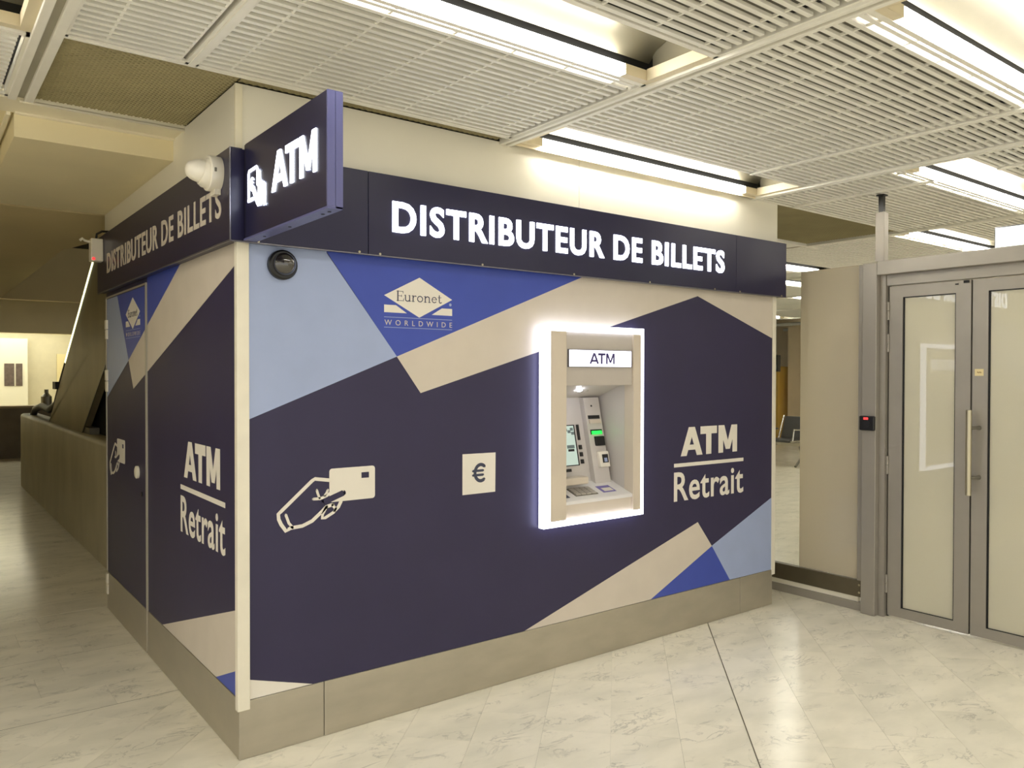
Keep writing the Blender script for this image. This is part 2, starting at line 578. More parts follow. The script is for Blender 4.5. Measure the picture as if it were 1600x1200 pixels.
def expanded_mesh(x0, x1, y0, y1):
    """diamond mesh of zigzag strands"""
    mb = MB()
    LW, SW, w = 0.030, 0.024, 0.0048
    nx = int((x1 - x0) / LW * 2)
    ny = int((y1 - y0) / SW * 2)
    for j in range(ny + 1):
        pts = []
        for i in range(nx + 1):
            up_ = ((i + j) % 2 == 0)
            pts.append((x0 + i * LW / 2, y0 + j * SW / 2 + (SW / 4 if up_ else -SW / 4)))
        v = []
        for (x, y) in pts:
            v += [(x, y - w / 2, HC + 0.017), (x, y + w / 2, HC + 0.010)]
        mb.add(v, [(2 * i, 2 * i + 2, 2 * i + 3, 2 * i + 1) for i in range(len(pts) - 1)])
    o = mb.build('expanded_metal', 'mesh_metal', ceiling)
    o['kind'] = 'stuff'
    return o

def beam(x0, x1, y0, y1):
    b = box('ceiling_beam', (x0 + 0.2 * (x1 - x0), x1 - 0.2 * (x1 - x0), y0, y1, HC + 0.004, HC + 0.06), 'beam_channel', ceiling)
    w = (x1 - x0)
    MB().box(x0, x0 + 0.33 * w, y0, y1, HC - 0.012, HC + 0.05).build('flange', 'ceiling_white', b, bevel=0.003)
    MB().box(x1 - 0.36 * w, x1, y0, y1, HC - 0.012, HC + 0.05).build('flange', 'ceiling_white', b, bevel=0.003)
    return b

BEAMS = {'L': (-0.713, -0.622), 'A': (1.287, 1.352), 'B': (3.315, 3.365), 'C': (5.29, 5.345)}
beam(-0.713, -0.622, -5, 0.72)
beam(1.287, 1.352, -5, 0.0)
beam(3.315, 3.365, -5, 0.0)
beam(5.29, 5.345, -5, 0.9)
beam(-2.75, -2.66, -5, 0.72)
for bx in (7.30, 9.28, 11.26, 13.24, 15.22, 17.2):
    beam(bx, bx + 0.055, -5, 9)

# recessed strip light: ye = far edge of its opening, opening 0.335 deep towards -y
OPEN = 0.335
light_proto = {}
def strip_light(x0, x1, ye, label, group=None, lit=True):
    root = thing('ceiling_light', label, 'ceiling light', (x0, ye, HC), group)
    key = (round(x1 - x0, 3),)
    Lx = x1 - x0
    if key not in light_proto:
        e = 0.15
        di = MB().box(e, Lx - e, -0.034, 0.0, 0.002, 0.036).box(e, Lx - e, -0.03, 0.004, 0.0385, 0.042).mesh('diffuser', bevel=0.0)
        ends = [MB().box(0.0, e, -0.034, 0.0, 0.002, 0.042).mesh('lamp_end'), MB().box(Lx - e, Lx, -0.034, 0.0, 0.002, 0.042).mesh('lamp_end')]
        gap = MB().box(0.0, Lx, -0.012, -0.002, 0.05, 0.10).mesh('lamp_slot_shade')  # black strip painted as the shade in the gap above the lamp
        rf = MB()
        prof = [(-0.014, 0.080), (-0.06, 0.118), (-0.12, 0.142), (-0.20, 0.150), (-0.27, 0.138), (-0.315, 0.10), (-0.333, 0.05), (-OPEN, 0.004)]
        v, f = [], []
        for q in prof:
            v += [(0.0, q[0], q[1]), (Lx, q[0], q[1])]
        for q in prof:
            v += [(0.0, q[0] - 0.0, q[1] + 0.004), (Lx, q[0], q[1] + 0.004)]
        n = len(prof)
        f = [(2 * i, 2 * i + 1, 2 * i + 3, 2 * i + 2) for i in range(n - 1)] + [(2 * (n + i), 2 * (n + i) + 1, 2 * (n + i) + 3, 2 * (n + i) + 2) for i in range(n - 1)]
        rf.add(v, f)
        rfm = rf.mesh('reflector', smooth=True)
        ep = MB()
        poly = [(-0.002, 0.0)] + [(-0.002, 0.08)] + prof + [(-OPEN, 0.0)]
        em = [MB().prism([(-OPEN, 0.045), (-0.04, 0.045), (-0.04, 0.11), (-0.12, 0.14), (-0.2, 0.148), (-OPEN, 0.12)], 0, 0.0, 0.006).mesh('end_plate'),
              MB().prism([(-OPEN, 0.045), (-0.04, 0.045), (-0.04, 0.11), (-0.12, 0.14), (-0.2, 0.148), (-OPEN, 0.12)], 0, Lx - 0.006, Lx).mesh('end_plate')]
        fl = [MB().box(0.0, 0.035, -OPEN, -0.036, 0.0, 0.045).mesh('end_flange'), MB().box(Lx - 0.035, Lx, -OPEN, -0.036, 0.0, 0.045).mesh('end_flange')]
        light_proto[key] = (di, ends, gap, rfm, em, fl)
    di, ends, gap, rfm, em, fl = light_proto[key]
    def sub(n, me, m):
        o = bpy.data.objects.new(n, me); C.objects.link(o); o.parent = root
        if not me.materials:
            me.materials.append(MATS[m])
        return o
    sub('diffuser', di, 'lamp_glow')
    for q in ends: sub('lamp_end', q, 'lamp_metal')
    sub('lamp_slot_shade', gap, 'black')
    sub('reflector', rfm, 'reflector')
    for q in em: sub('end_plate', q, 'reflector')
    for q in fl: sub('end_flange', q, 'lamp_metal')
    return root

# bay A (left of the first beam, in front of the kiosk)
A0, A1, AD = -0.622, 1.287, -0.205
B0, B1, BD = 1.352, 3.315, 2.80
C0, C1, CD = 3.365, 5.29, 3.79
def bay(x0, x1, xd, ya, yb, single, lamp_behind):
    """two panels side by side with a divider; lamp_behind: a lamp lies at the y0 edge under which slots stay open"""
    bf = ya + 0.09 if lamp_behind else None
    louvre(x0, xd - 0.012, ya, yb, single, bf)
    louvre(xd + 0.012, x1, ya, yb, single, bf)
    box('panel_divider', (xd - 0.012, xd + 0.012, ya, yb, HC - 0.006, HC + 0.03), 'ceiling_white', ceiling)
PER = 1.82
YA, YB = -0.98, -0.045
bay(A0, A1, AD, YA, -0.085, True, True)
strip_light(A0, A1, YA, 'long lit strip light recessed in the ceiling left of the first cross beam')
bay(A0, A1, AD, YA - PER, YA - OPEN, True, True)
lb1 = strip_light(B0, B1, YB, 'lit strip light against the kiosk wall above the fascia lettering')
added_shield = MB().box(0.0, B1 - B0, 0.0012, 0.004, -0.012, 0.05).mesh('added_shield'); added_shield.materials.append(MATS['lamp_metal'])  # added sheet, keeps this lamp from burning out the kiosk wall
sho = bpy.data.objects.new('added_shield', added_shield); C.objects.link(sho); sho.parent = lb1
bay(B0, B1, BD, YB - PER, YB - OPEN, True, True)
strip_light(B0, B1, YB - PER, 'brightest strip light at the upper right corner of the picture')
bay(C0, C1, CD, YA + 0.02, -0.01, True, True)
strip_light(C0, C1, YA + 0.02, 'strip light above the glass doors, right of the hanging post')
bay(C0, C1, CD, YA - PER + 0.02, YA - OPEN + 0.02, True, True)
# left bay, seen only at the upper left corner
louvre(-2.66, -0.713, YB + 0.02, 0.72, True)
strip_light(-2.66, -0.713, YB, 'strip light cut by the upper left corner of the picture')
# bay D and the hall beyond the glass
hall_bays = [(5.345, 7.30, 0), (7.355, 9.28, 1), (9.335, 11.26, 0), (11.315, 13.24, 1), (13.295, 15.22, 0), (15.275, 17.2, 1)]
first = True
for x0, x1, par in hall_bays:
    base = (0.06 if par == 0 else -0.9)
    k = -2
    while base + PER * k < 7:
        ye = base + PER * k
        louvre(x0, x1, ye - PER, ye - OPEN, False, ye - PER + 0.09)
        if x0 < 5.5 and k == 0:
            strip_light(x0, x1, ye, 'strip light showing just above the door header left of the lit sign')
        elif -2.0 < ye < 6.5 and x0 < 13.0:
            strip_light(x0, x1, ye, 'far strip light in the hall ceiling beyond the glass partition', 'hall strip lights beyond the glass partition')
        k += 1
# ceiling going on behind the viewer
for x0, x1, par in ((-4.66, -2.75, 0), (-2.66, -0.713, 1), (A0, A1, 0), (B0, B1, 1)):
    base = YA if par == 0 else YB
    for k in range(-5, 1):
        ye = base + PER * k
        if ye - PER < -5.2:
            continue
        done = (x0 in (A0, B0) and k >= -0) or (x0 == B0 and k == -1)
        if not (x0 in (A0, B0) and k == 0):
            louvre(x0, x1, ye - PER, ye - OPEN, False)
            if not (x0 == -2.66 and k == 0) and not (x0 == B0 and k == -1):
                strip_light(x0, x1, ye, 'strip light of the ceiling behind the viewer', 'strip lights behind the viewer')
        elif x0 == -2.66:
            pass
louvre(-4.66, -2.75, YA, 0.72, False)
expanded_mesh(A0, 0.0, -0.075, 0.72)
expanded_mesh(0.0, A1, -0.075, 0.0)
expanded_mesh(B0, B1, -0.04, 0.0)
expanded_mesh(C0, C1, 0.0, 0.83)
MB().box(A0, A1, -0.088, -0.075, HC - 0.002, HC + 0.02).build('mesh_rim', 'ceiling_white', ceiling)
MB().box(C0, C1, -0.012, 0.0, HC - 0.002, HC + 0.02).build('mesh_rim', 'ceiling_white', ceiling)
MB().box(3.63, C1 + 0.2, 0.83, 0.86, HC - 0.012, HC + 0.02).build('mesh_rim', 'ceiling_white', ceiling)
MB().box(3.63, C1, 0.86, 12, HC, HC + 0.02).build('plain_panel', 'ceiling_white', ceiling)
box('mesh_backing', (A0, C1, -0.03, 0.9, HC + 0.10, HC + 0.105), 'louvre_back', ceiling)

# soffit over the passage on the left
soffit = struct(box('trim_1', (-7, 0.0, 0.72, 0.925, HC - 0.006, HC + 0.05), 'trim_cream'))
MB().box(-0.67, 0.0, 0.72, 0.735, HC - 0.016, HC - 0.004).build('moulding', 'trim_cream', soffit)
MB().box(-0.67, 0.0, 0.90, 0.925, HC - 0.014, HC - 0.004).build('moulding', 'trim_cream', soffit)
s2 = struct(box('ceiling_soffit', (-0.672, -0.003, 0.925, 2.58, 2.588, 2.9), 'soffit'))
MB().box(-0.70, -0.685, 0.925, 2.58, HC - 0.02, HC).build('moulding', 'trim_cream', s2)
s3 = struct(box('ceiling_upper_soffit', (-7, -0.674, 0.927, 2.58, HC, 2.9), 'soffit'))
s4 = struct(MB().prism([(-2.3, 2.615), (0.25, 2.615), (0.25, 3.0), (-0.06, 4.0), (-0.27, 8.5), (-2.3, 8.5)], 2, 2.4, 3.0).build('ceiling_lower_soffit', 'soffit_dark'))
for v_ in s4.data.vertices:      # underside falls gently away from the kiosk
    if v_.co.z < 2.5:
        v_.co.z = 2.586 - (v_.co.y - 2.615) * 0.0435
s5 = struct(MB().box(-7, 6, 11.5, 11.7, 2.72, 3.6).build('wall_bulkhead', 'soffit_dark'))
s6 = struct(MB().box(-7, 6, 14.0, 14.2, 2.30, 3.6).build('wall_far_bulkhead', 'soffit'))

# ------------------------------------------------------------------ enclosing walls
struct(box('wall_left_blocker', (-2.5, -2.3, 0.95, 18, 0, 3.6), 'soffit_dark'))  # unseen wall added to block light and keep the left passage dim
struct(box('wall_right', (17.3, 17.5, -9, 18, 0, 3.6), 'warm_column'))
struct(box('wall_far', (-7, 17.3, 17.0, 17.2, 0, 3.6), 'far_wall'))

# ------------------------------------------------------------------ kiosk
kiosk = thing('cash_machine_kiosk', 'navy blue kiosk with printed blue and beige shapes and a steel plinth', 'kiosk', (1.8, 1.3, 0))
XR = 3.61
ZP = 0.235
# front panel with the opening for the machine
fp = MB()
HX0, HX1, HZ0, HZ1 = 1.60, 2.31, 0.765, 1.79
fp.box(0.034, HX0, 0.0, 0.02, ZP, 2.075).box(HX1, 3.572, 0.0, 0.02, ZP, 2.075).box(HX0, HX1, 0.0, 0.02, ZP, HZ0).box(HX0, HX1, 0.0, 0.02, HZ1, 2.075)
front_panel = fp.build('front_panel', 'navy', kiosk)
side_panel = box('side_panel', (0.0, 0.02, 0.02, 1.505, 0.242, 2.085), 'navy', kiosk)
FM = front(0.0)
SM = side(2.675, 0.0)
ST = side(3.44, 0.0)
def fields(M, parent, which):
    F = {
        'lb': ('colour_field', 'light_blue', [(0.036, 2.072), (0.371, 2.072), (0.371, 2.066), (0.711, 1.629), (0.036, 1.366)]),
        'bl': ('colour_field', 'blue', [(0.371, 2.072), (1.84, 2.072), (0.711, 1.629)]),
        'be': ('colour_field', 'beige', [(0.711, 1.629), (1.84, 2.072), (3.57, 2.072), (3.57, 1.794), (2.80, 2.030), (0.836, 1.462)]),
        'be2': ('colour_field', 'beige', [(1.454, 0.236), (2.81, 0.641), (2.946, 0.477), (2.39, 0.236)]),
        'bl2': ('colour_field', 'blue', [(2.39, 0.236), (2.946, 0.477), (3.128, 0.236)]),
        'lb2': ('colour_field', 'light_blue', [(2.946, 0.477), (3.57, 0.721), (3.57, 0.236), (3.128, 0.236)]),
        'wh': ('colour_field', 'print_white', [(0.036, 0.316), (0.305, 0.236), (0.036, 0.236)]),
    }
    for k in which:
        n, m, p = F[k]
        decal(n, p, M, m, parent)
fields(FM, front_panel, ('lb', 'bl', 'be', 'be2', 'bl2', 'lb2', 'wh'))

def serif_word(parent, M, u0, u1, z0, z1):
    """Euronet: contrasted letters with small serifs, drawn as strokes in a unit box"""
    k, t = 0.13, 0.05
    def arc(cx, cy, rx, ry, a0, a1, n=12):
        return [(cx + rx * math.cos(math.radians(a0 + (a1 - a0) * i / n)), cy + ry * math.sin(math.radians(a0 + (a1 - a0) * i / n))) for i in range(n + 1)]
    G = {
        'E': (0.70, [([(0.16, 0), (0.16, 1)], k), ([(0.04, 0.98), (0.62, 0.98)], t), ([(0.04, 0.02), (0.64, 0.02)], t), ([(0.16, 0.52), (0.48, 0.52)], t), ([(0.62, 1.0), (0.62, 0.8)], t), ([(0.65, 0.0), (0.67, 0.24)], t), ([(0.48, 0.62), (0.48, 0.42)], t)]),
        'u': (0.66, [([(0.13, 0.62), (0.13, 0.22)] + arc(0.31, 0.2, 0.18, 0.19, 180, 330), 0.10), ([(0.50, 0.62), (0.50, 0.0)], 0.11), ([(0.02, 0.61), (0.13, 0.61)], t), ([(0.40, 0.61), (0.50, 0.61)], t), ([(0.50, 0.02), (0.62, 0.02)], t)]),
        'r': (0.48, [([(0.15, 0), (0.15, 0.62)], 0.11), ([(0.03, 0.6), (0.15, 0.6)], t), ([(0.03, 0.02), (0.28, 0.02)], t), ([(0.17, 0.42), (0.26, 0.58), (0.40, 0.60)], 0.08), ([(0.38, 0.57), (0.41, 0.55)], 0.1)]),
        'o': (0.62, [(arc(0.30, 0.31, 0.23, 0.29, 0, 360, 24), 0.09)]),
        'n': (0.70, [([(0.15, 0), (0.15, 0.62)], 0.11), ([(0.03, 0.6), (0.15, 0.6)], t), ([(0.04, 0.02), (0.27, 0.02)], t), ([(0.17, 0.44)] + arc(0.36, 0.42, 0.17, 0.18, 150, 0) + [(0.53, 0.0)], 0.10), ([(0.43, 0.02), (0.65, 0.02)], t)]),
        'e': (0.58, [([(0.09, 0.34), (0.50, 0.34)], t), (arc(0.29, 0.31, 0.21, 0.28, 5, 320, 20), 0.085)]),
        't': (0.42, [([(0.18, 0.82), (0.18, 0.15), (0.22, 0.04), (0.30, 0.02), (0.38, 0.08)], 0.10), ([(0.04, 0.6), (0.36, 0.6)], t)]),
    }
    tot = sum(G[c][0] for c in 'Euronet')
    sx = (u1 - u0) / tot; sz = (z1 - z0)
    mb = MB(); x = 0
    for c in 'Euronet':
        for pts, w in G[c][1]:
            stroke_mb(mb, [(u0 + (x + a) * sx, z0 + b * sz) for a, b in pts], w * sz, M, 0.0016, 0.0026)
        x += G[c][0]
    return mb.build('lettering', 'logo_ink', parent)

def block_word(M, u0, u1, z0, z1, w, d0, d1):
    """heavy A, T, M as lists of convex pieces; returns one MB per letter"""
    W = u1 - u0
    h = z1 - z0
    a0, a1 = u0, u0 + 0.37 * W
    t0, t1 = u0 + 0.335 * W, u0 + 0.625 * W
    m0, m1 = u0 + 0.655 * W, u1
    am = (a0 + a1) / 2
    k = w * 0.56
    sl = (am - k - a0) / h
    A = [[(a0, z0), (a0 + w * 1.06, z0), (am + k * 0.9, z1), (am - k, z1)],
         [(a1 - w * 1.06, z0), (a1, z0), (am + k, z1), (am - k * 0.9, z1)],
         [(a0 + w * 0.9 + 0.17 * h * sl * 0.5, z0 + 0.20 * h), (a1 - w * 0.9 - 0.17 * h * sl * 0.5, z0 + 0.20 * h), (a1 - w * 0.9 - 0.3 * h * sl, z0 + 0.38 * h), (a0 + w * 0.9 + 0.3 * h * sl, z0 + 0.38 * h)]]
    tm = (t0 + t1) / 2
    T = [[(t0, z1 - w * 0.95), (t1, z1 - w * 0.95), (t1, z1), (t0, z1)], [(tm - w / 2, z0), (tm + w / 2, z0), (tm + w / 2, z1 - w * 0.9), (tm - w / 2, z1 - w * 0.9)]]
    mm = (m0 + m1) / 2
    v = 0.80 * w
    Mm = [[(m0, z0), (m0 + w * 0.92, z0), (m0 + w * 0.92, z1), (m0, z1)], [(m1 - w * 0.92, z0), (m1, z0), (m1, z1), (m1 - w * 0.92, z1)],
          [(m0 + w * 0.1, z1), (m0 + w * 1.15, z1), (mm + v * 0.5, z0 + 0.12 * h), (mm - v * 0.5, z0 + 0.12 * h)],
          [(m1 - w * 1.15, z1), (m1 - w * 0.1, z1), (mm + v * 0.5, z0 + 0.12 * h), (mm - v * 0.5, z0 + 0.12 * h)]]
    out = []
    for g_ in (A, T, Mm):
        mb = MB()
        for i, p in enumerate(g_):
            e_ = 0.00002 * i
            n = len(p)
            mb.add([M(u, z, d0) for u, z in p] + [M(u, z, d1 + e_) for u, z in p], [tuple(range(n)), tuple(range(n, 2 * n))] + [(j, (j + 1) % n, n + (j + 1) % n, n + j) for j in range(n)])
        out.append(mb)
    return out

def euro(name, M, u0, u1, z0, z1, w, m, parent, d0, d1):
    mb = MB()
    cx, cz = u0 + 0.62 * (u1 - u0), (z0 + z1) / 2
    rx, rz = 0.40 * (u1 - u0), (z1 - z0) / 2 - w / 2
    stroke_mb(mb, [(cx + rx * math.cos(math.radians(a)), cz + rz * math.sin(math.radians(a))) for a in range(52, 310, 12)], w, M, d0, d1)
    for dz in (0.11, -0.11):
        z = cz + dz * (z1 - z0)
        stroke_mb(mb, [(u0 + w * 0.4, z), (u0 + 0.78 * (u1 - u0), z)], w * 0.72, M, d0, d1 + 0.00003)
    return mb.build(name, m, parent)

def logo(M, parent):
    decal('logo_diamond', [(0.829, 1.994), (1.008, 1.902), (0.828, 1.81), (0.646, 1.903)], M, 'print_white', parent, 0.0016, 0.0024)
    decal('logo_bar', [(0.646, 1.861), (0.706, 1.861), (0.762, 1.827), (0.646, 1.827)], M, 'print_white', parent, 0.0016, 0.0024)
    decal('logo_bar', [(0.951, 1.859), (1.008, 1.859), (1.008, 1.826), (0.895, 1.826)], M, 'print_white', parent, 0.0016, 0.0024)
    M2 = lambda u, z, d: M(u, z, d + 0.0008)
    serif_word(parent, M2, 0.706, 0.95, 1.882, 1.926)
    for z in (1.806, 1.760):
        decal('logo_rule', [(0.646, z - 0.0012), (1.008, z - 0.0012), (1.008, z + 0.0012), (0.646, z + 0.0012)], M, 'light_blue', parent, 0.0016, 0.0022)
    text('lettering', 'WORLDWIDE', 0.648, 1.008, 1.770, 1.794, M, 'beige', parent, 0.0, 0.0016, 0.0024, spacing=2.0)
    decal('logo_mark', disc_pts(0.998, 1.878, 0.007, 14), M, 'light_blue', parent, 0.0016, 0.0022)

def hand(M, parent):
    mb = MB()
    w = 0.0150
    D0, D1 = 0.0003, 0.0016
    for pts, ww in (
        ([(0.386, 1.094), (0.318, 1.105), (0.305, 1.098), (0.172, 0.984), (0.158, 0.972), (0.160, 0.950), (0.170, 0.928), (0.191, 0.898), (0.202, 0.905), (0.212, 0.909), (0.262, 0.912), (0.305, 0.928), (0.339, 0.955), (0.370, 0.982), (0.398, 0.988)], w),
        ([(0.190, 0.966), (0.203, 0.930), (0.219, 0.910)], w * 0.75),
        ([(0.370, 0.982), (0.352, 0.952), (0.350, 0.934), (0.364, 0.935), (0.405, 0.956), (0.412, 0.968), (0.398, 0.986)], w * 0.85),
        ([(0.408, 0.962), (0.425, 0.976), (0.438, 1.0)], w),
        ([(0.310, 1.020), (0.341, 1.019), (0.370, 1.028), (0.395, 1.046)], w * 0.8),
        ([(0.326, 1.057), (0.331, 1.040), (0.338, 1.022)], w * 0.7),
        ([(0.376, 1.053), (0.370, 1.040), (0.361, 1.030)], w * 0.7)):
        stroke_mb(mb, pts, ww, M, D0, D1)
    mb.build('hand_outline', 'print_white', parent)
    decal('bank_card', round_rect(0.383, 0.600, 0.999, 1.143, 0.013), M, 'print_white', parent, 0.0003, 0.0020)
    decal('card_chip', [(0.534, 1.092), (0.570, 1.092), (0.570, 1.117), (0.534, 1.117)], M, 'navy', parent, 0.0020, 0.0026)
    th = MB()
    stroke_mb(th, [(0.360, 1.004), (0.400, 1.018), (0.446, 1.034)], 0.026, M, 0.0020, 0.0026)
    th.build('thumb', 'navy', parent)

def cash_text(M, parent):
    for q in block_word(M, 2.650, 3.195, 1.056, 1.230, 0.050, 0.0003, 0.0016):
        q.build('letter', 'print_white', parent)
    decal('rule', [(2.590, 0.993), (3.262, 0.989), (3.262, 1.011), (2.590, 1.015)], M, 'print_white', parent, 0.0003, 0.0016)
    text('lettering', 'Retrait', 2.590, 3.262, 0.785, 0.962, M, 'print_white', parent, 0.014, spacing=1.06)

logo(FM, front_panel)
hand(FM, front_panel)
cash_text(FM, front_panel)
decal('euro_note', [(1.069, 0.967), (1.264, 0.967), (1.266, 1.162), (1.069, 1.164)], FM, 'print_white', front_panel)
euro('euro_sign', FM, 1.123, 1.208, 1.020, 1.116, 0.0165, 'logo_ink', front_panel, 0.0016, 0.0024)

# side wall: fixed panel and access door carry one continuous print
def side_fields(parent, y_lo, y_hi, which):
    F = {
        'lb': ('light_blue', [(2.602, 2.08), (2.304, 2.08), (1.964, 1.629), (2.602, 1.395)]),
        'bl': ('blue', [(2.304, 2.08), (0.835, 2.08), (1.964, 1.629)]),
        'be': ('beige', [(1.964, 1.629), (0.835, 2.08), (0.021, 2.08), (0.021, 1.995), (1.839, 1.462)]),
        'be2': ('beige', [(1.20, 0.243), (0.021, 0.600), (0.021, 0.356), (0.306, 0.243)]),
        'bl2': ('blue', [(0.306, 0.243), (0.021, 0.356), (0.021, 0.243)]),
    }
    for k in which:
        m, p = F[k]
        q = clip(clip(p, 1, 0, y_hi), -1, 0, -y_lo)
        if len(q) > 2:
            decal('colour_field', q, lambda u, z, d: (-d, u, z), m, parent)
side_fields(side_panel, 0.021, 1.50, ('bl', 'be', 'be2', 'bl2'))
cash_text(ST, side_panel)
access = box('access_door', (0.0, 0.022, 1.530, 2.600, 0.242, 2.04), 'navy', kiosk)
# print of the door stops at the top edge of the leaf
def door_fields():
    for m, p in (('light_blue', [(2.595, 2.035), (2.27, 2.035), (1.964, 1.629), (2.595, 1.395)]),
                 ('blue', [(2.27, 2.035), (1.533, 2.035), (1.533, 1.80), (1.964, 1.629)]),
                 ('beige', [(1.964, 1.629), (1.533, 1.803), (1.533, 1.552), (1.839, 1.462)])):
        decal('colour_field', p, lambda u, z, d: (-d, u, z), m, access)
door_fields()
logo(SM, access)
hand(SM, access)
kn = MB().tube([(0.0, 1.735, 0.985), (-0.012, 1.735, 0.985), (-0.016, 1.735, 0.985)], [0.036, 0.036, 0.028], 20).build('door_knob', 'post_white', access, smooth=True)
kn['label'] = 'round pale lock plate'
MB().tube([(0.0, 1.64, 0.87), (-0.006, 1.64, 0.87)], 0.014, 14).build('keyhole', 'dark_trim', access)
for z0, z1 in ((1.775, 1.90), (1.43, 1.573), (0.10, 0.235)):
    MB().box(-0.012, 0.004, 2.560, 2.606, z0, (z0 + z1) / 2 - 0.002).box(-0.014, 0.004, 2.560, 2.606, (z0 + z1) / 2 + 0.002, z1).build('hinge', 'post_white', access, bevel=0.003)
box('door_head', (0.0, 0.02, 1.505, 2.61, 2.05, 2.085), 'navy', kiosk)
box('door_trim', (-0.008, 0.02, 1.509, 1.526, 0.02, 2.05), 'trim_grey', kiosk)
box('door_trim', (-0.006, 0.02, 1.527, 2.610, 2.040, 2.050), 'trim_grey', kiosk)
box('door_trim', (-0.006, 0.02, 2.602, 2.612, 0.25, 2.05), 'trim_grey', kiosk)
MB().box(-0.014, 0.036, -0.014, 0.019, 0.20, 2.078).build('corner_post', 'post_white', kiosk, bevel=0.003)
MB().box(3.572, XR, -0.006, 0.03, 0.20, 2.075).build('corner_post', 'post_white', kiosk, bevel=0.003)
# plinth, each sheet on its own
for x0, x1 in ((-0.006, 0.3555), (0.3585, 3.2335), (3.2365, 3.58)):
    MB().box(x0, x1, -0.004, 0.02, 0.001, ZP - 0.001).build('plinth_sheet', 'steel', kiosk, bevel=0.0015, seg=1)
for y0, y1 in ((0.021, 1.508), (1.527, 2.60)):
    MB().box(-0.004, 0.02, y0, y1, 0.001, 0.241).build('plinth_sheet', 'steel', kiosk, bevel=0.0015, seg=1)
box('plinth_sheet', (3.56, 3.58, 0.021, 2.6, 0.001, 0.24), 'steel', kiosk)
box('end_panel', (3.575, 3.60, 0.031, 2.6, 0.241, 2.075), 'post_white', kiosk)
box('rear_panel', (0.02, 3.57, 2.585, 2.61, 0.001, 2.44), 'post_white', kiosk)
# white wall above the fascia, in sheets
for x0, x1 in ((-0.010, 1.819), (1.822, 3.622)):
    box('upper_sheet', (x0, x1, 0.0, 0.03, 2.43, HC + 0.004), 'upper_white', kiosk)
box('upper_sheet', (-0.010, 0.02, 0.031, 2.60, 2.43, HC + 0.004), 'upper_white', kiosk)
box('upper_sheet', (3.60, 3.622, 0.031, 2.60, 2.43, HC + 0.004), 'upper_white', kiosk)
MB().box(-0.016, 0.012, -0.008, 0.004, 2.43, HC).build('corner_strip', 'trim_cream', kiosk)

# ------------------------------------------------------------------ fascia with lettering
fascia = thing('fascia_sign', 'dark navy fascia band with glowing white letters running around the kiosk', 'sign', (1.8, -0.03, 2.068))
ZF0, ZF1 = 2.072, 2.43
seams = (-0.048, 0.5435, 3.1135, 3.655)
fronts = []
for a, b in zip(seams[:-1], seams[1:]):
    fronts.append(MB().box(a + 0.0012, b - 0.0012, -0.05, -0.002, ZF0, ZF1).build('fascia_board', 'navy_gloss', fascia, bevel=0.001, seg=1))
sb_ = MB().box(-0.05, -0.002, -0.047, 2.63, ZF0 + 0.004, ZF1 + 0.004).build('fascia_board', 'navy_gloss', fascia, bevel=0.001, seg=1)
sb2 = MB().box(3.624, 3.655, -0.001, 2.6, ZF0, ZF1).build('fascia_board', 'navy_gloss', fascia)
MB().box(-0.05, 3.655, -0.052, -0.046, ZF0 - 0.006, ZF0 - 0.001).build('bottom_lip', 'lip_steel', fascia)
MB().box(-0.052, -0.046, -0.05, 2.62, ZF0 - 0.004, ZF0 + 0.002).build('bottom_lip', 'lip_steel', fascia)
MB().box(-0.054, -0.049, -0.054, -0.049, ZF0, ZF1 + 0.002).build('corner_bead', 'lip_steel', fascia)
for x in (0.06, 0.50, 0.60, 1.15, 1.74, 2.32, 2.9, 3.15, 3.6):
    MB().tube([(x, -0.053, ZF0 + 0.004), (x, -0.050, ZF0 + 0.004)], 0.0055, 8).build('screw', 'handle_steel', fascia)
letters('letter', 'DISTRIBUTEUR DE BILLETS', 0.661, 2.990, 2.178, 2.318, front(-0.05), 'letter_glow', fronts[1], 0.026, 0.0, 0.005, spacing=1.13)
letters('letter', 'DISTRIBUTEUR DE BILLETS', 0.0, 2.255, 2.175, 2.300, side(2.315, -0.05), 'beige', sb_, 0.018, 0.0, 0.002, spacing=1.1)

# projecting sign
flag = thing('projecting_sign', 'navy box sign reading ATM jutting out from the kiosk corner', 'sign', (0.025, -0.43, 2.08))
fb = MB().box(0.0, 0.026, -0.825, -0.075, 2.080, 2.445).build('sign_face', 'navy_gloss', flag, bevel=0.0015, seg=1)
MB().box(0.028, 0.052, -0.825, -0.075, 2.080, 2.445).build('sign_face', 'navy_gloss', flag, bevel=0.0015, seg=1)
MB().box(0.0, 0.0262, -0.832, -0.8255, 2.080, 2.445).build('edge_strip', 'flag_side', flag)
MB().box(0.0278, 0.053, -0.832, -0.8255, 2.074, 2.445).build('edge_strip', 'flag_side', flag)
MB().box(0.0, 0.052, -0.832, -0.053, 2.072, 2.0795).build('bottom_tray', 'flag_side', flag)
MB().box(0.004, 0.048, -0.0745, -0.0545, 2.08, 2.445).build('mount', 'dark_trim', flag)
for y in (-0.78, -0.73, -0.45, -0.2):
    MB().tube([(0.03, y, 2.0725), (0.03, y, 2.070)], 0.006, 8).build('screw', 'dark_trim', flag)
FL = lambda u, z, d: (-d, -u, z)
for q in block_word(FL, 0.362, 0.752, 2.204, 2.342, 0.027, 0.0, 0.004):
    q.build('letter', 'letter_glow', fb)
